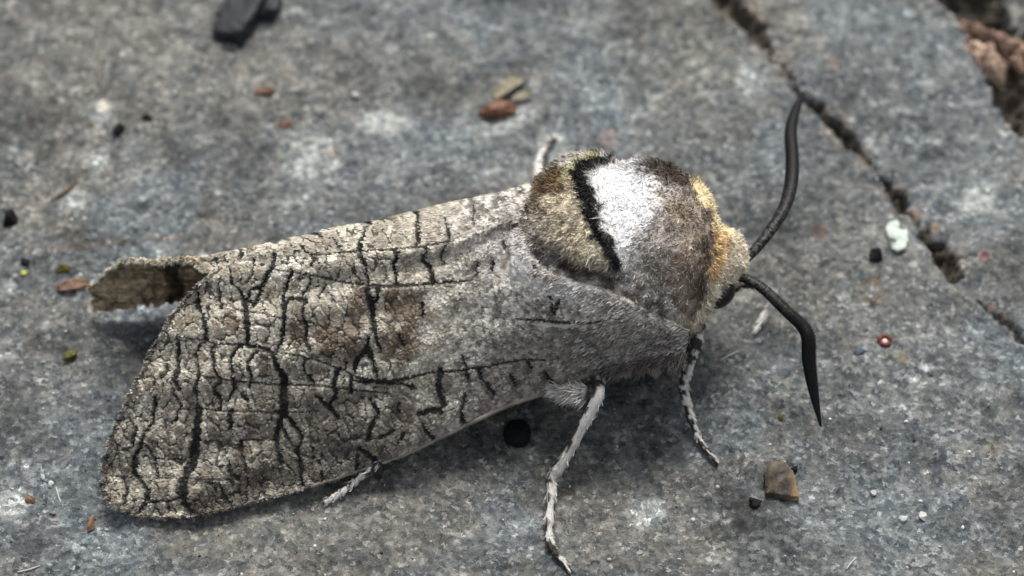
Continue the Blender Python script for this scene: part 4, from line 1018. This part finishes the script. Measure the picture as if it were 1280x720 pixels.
a = ground_z(72, 364); b = ground_z(113, 357)
tag(leaflet('brown_flake', a + np.array([0, 0, .15]), b + np.array([0, 0, .2]), .42, .15, M_BROWN, None, 7), 'flat reddish brown bark flake lying off the wing tip', 'flake')
path = catmull([ground_z(64, 252) + np.array([0, 0, .12]), ground_z(80, 243) + np.array([0, 0, .2]), ground_z(90, 234) + np.array([0, 0, .2]), ground_z(98, 227) + np.array([0, 0, .12])], 30)
v_, f_, _ = tube(path, .12 * np.sin(np.linspace(.3, 2.8, 30)), 8)
tag(mesh_obj('twig', v_, f_, M_TWIG), 'short rust brown twig lying across a pale crust spot', 'twig')
bit('brown_pebble', 'flat dull brown pebble on the upper rock ledge', 'pebble', 330, 116, 34, 12, M_BROWN, 64, .3)
bit('brown_crumb', 'rust red crumb above the white crust patch', 'crumb', 358, 156, 22, 10, M_SEED, 65, .25)
bit('brown_crumb', 'upright dark brown crumb just below the wing tip', 'crumb', 114, 656, 13, 20, M_BROWN, 66, .3)
bit('orange_crumb', 'small orange brown crumb beside a pale crust patch', 'crumb', 39, 625, 15, 12, M_TWIG, 67, .25)
bit('yellow_crumb', 'tiny straw yellow crumb between the orange and dark brown crumbs', 'crumb', 66, 643, 9, 9, M_BRACT, 68)
bit('quartz_grain', 'tiny greenish white chip beside the pale fibre', 'grain', 64, 607, 10, 9, M_WHITE, 69)
bit('quartz_grain', 'tiny pure white grain paired with a greenish white chip', 'grain', 54, 597, 8, 11, M_QUARTZ, 70)
bit('quartz_grain', 'upright white quartz grain by the lower dark pock', 'grain', 1154, 648, 13, 15, M_QUARTZ, 71)
bit('quartz_grain', 'low white quartz grain next to the upright white grain', 'grain', 1129, 650, 14, 9, M_QUARTZ, 72)
bit('quartz_grain', 'single dull white grain on open rock beyond the brown stone chip', 'grain', 1092, 617, 11, 8, M_QUARTZ, 73)
bit('white_grain', 'clean white grain by the hollow on the upper ledge', 'grain', 444, 121, 13, 10, M_QUARTZ, 74)
bit('moss_fleck', 'tiny yellow green moss fleck near the lower antenna tip', 'moss', 976, 524, 9, 9, M_OLIVE, 75)

# crumbling pinkish stone inside the hole
def in_hole(x, y, z): return P(x, y, z)
for (x, y, z, r, rot, lab, sd_) in [
    (1212, 40, -.7, (1.15, .6, .8), -.5, 'grey rose stone crumb wedged at the narrow top of the hole', 81),
    (1228, 76, -.55, (1.5, .62, .75), -.95, 'long peach pink stone crumb along the rim of the hole', 82),
    (1262, 58, -.9, (1.5, .5, .7), -.75, 'brown rose stone rib bridging the middle of the hole', 83),
    (1248, 84, -.75, (.6, .5, .55), .2, 'small orange stone crumb beside the long peach pink one', 84),
    (1280, 74, -.6, (.6, .9, .7), .1, 'rosy stone crumb at the far wall of the hole', 85)]:
    tag(lump('rose_stone', in_hole(x, y, z), r, M_PEACH if sd_ in (82, 84) else M_ROSE, sd_, .75, rot, None, 2.6, 5), lab, 'stone', 'pinkish stone crumbs in the rock hole')

# loose pale fibres
for pts, lab in [([(70, 610), (73, 620), (76, 629)], 'fine pale fibre beside the greenish white chip'),
                 ([(22, 716), (36, 713), (50, 708)], 'straight pale fibre near the lower rock edge'),
                 ([(1058, 712), (1064, 704), (1070, 698)], 'bent white fibre on the rock below the quartz grains'),
                 ([(900, 452), (910, 446), (922, 440)], 'fine pale fibre on brownish rock beside the moth foreleg')]:
    p = np.array([ground_z(x, y) + np.array([0, 0, .08]) for x, y in pts])
    p = catmull(p, 20); v_, f_, _ = tube(p, .03 + .012 * np.sin(np.linspace(.2, 2.9, 20)), 6)
    tag(mesh_obj('fibre', v_, f_, M_FIBRE), lab, 'fibre')

# fine grit scattered over the rock
def grit():
    bm = bmesh.new(); bmesh.ops.create_icosphere(bm, subdivisions=1, radius=1.0)
    v0 = np.array([x.co[:] for x in bm.verts]); f0 = np.array([[q.index for q in p.verts] for p in bm.faces]); bm.free()
    N = 1500
    x = rng.uniform(-38, 38, N); y = rng.uniform(-25, 30, N)
    z, crack, *_ = ground_fields(x, y)
    r = 0.035 + 0.10 * rng.random(N) ** 3
    pal = np.array([[.55, .55, .53], [.42, .42, .41], [.07, .075, .085], [.03, .03, .032], [.30, .24, .18], [.65, .65, .64]])
    c = pal[rng.choice(6, N, p=[.26, .26, .16, .1, .12, .1])] * rng.uniform(.8, 1.2, (N, 1))
    V = v0[None] * (r[:, None] * rng.uniform(.6, 1.3, (N, 3)))[:, None] * (1 + .35 * (rng.random((N, len(v0), 1)) - .5)) + np.stack([x, y, z + r * .3], 1)[:, None]
    F = f0[None] + (np.arange(N) * len(v0))[:, None, None]
    o = mesh_obj('grit', V.reshape(-1, 3), [F.reshape(-1, 3)], M_LEG, None, np.repeat(c, len(v0), 0), smooth=False)
    tag(o, 'fine pale and dark mineral grit scattered over the rock', 'grit', kind='stuff')
grit()
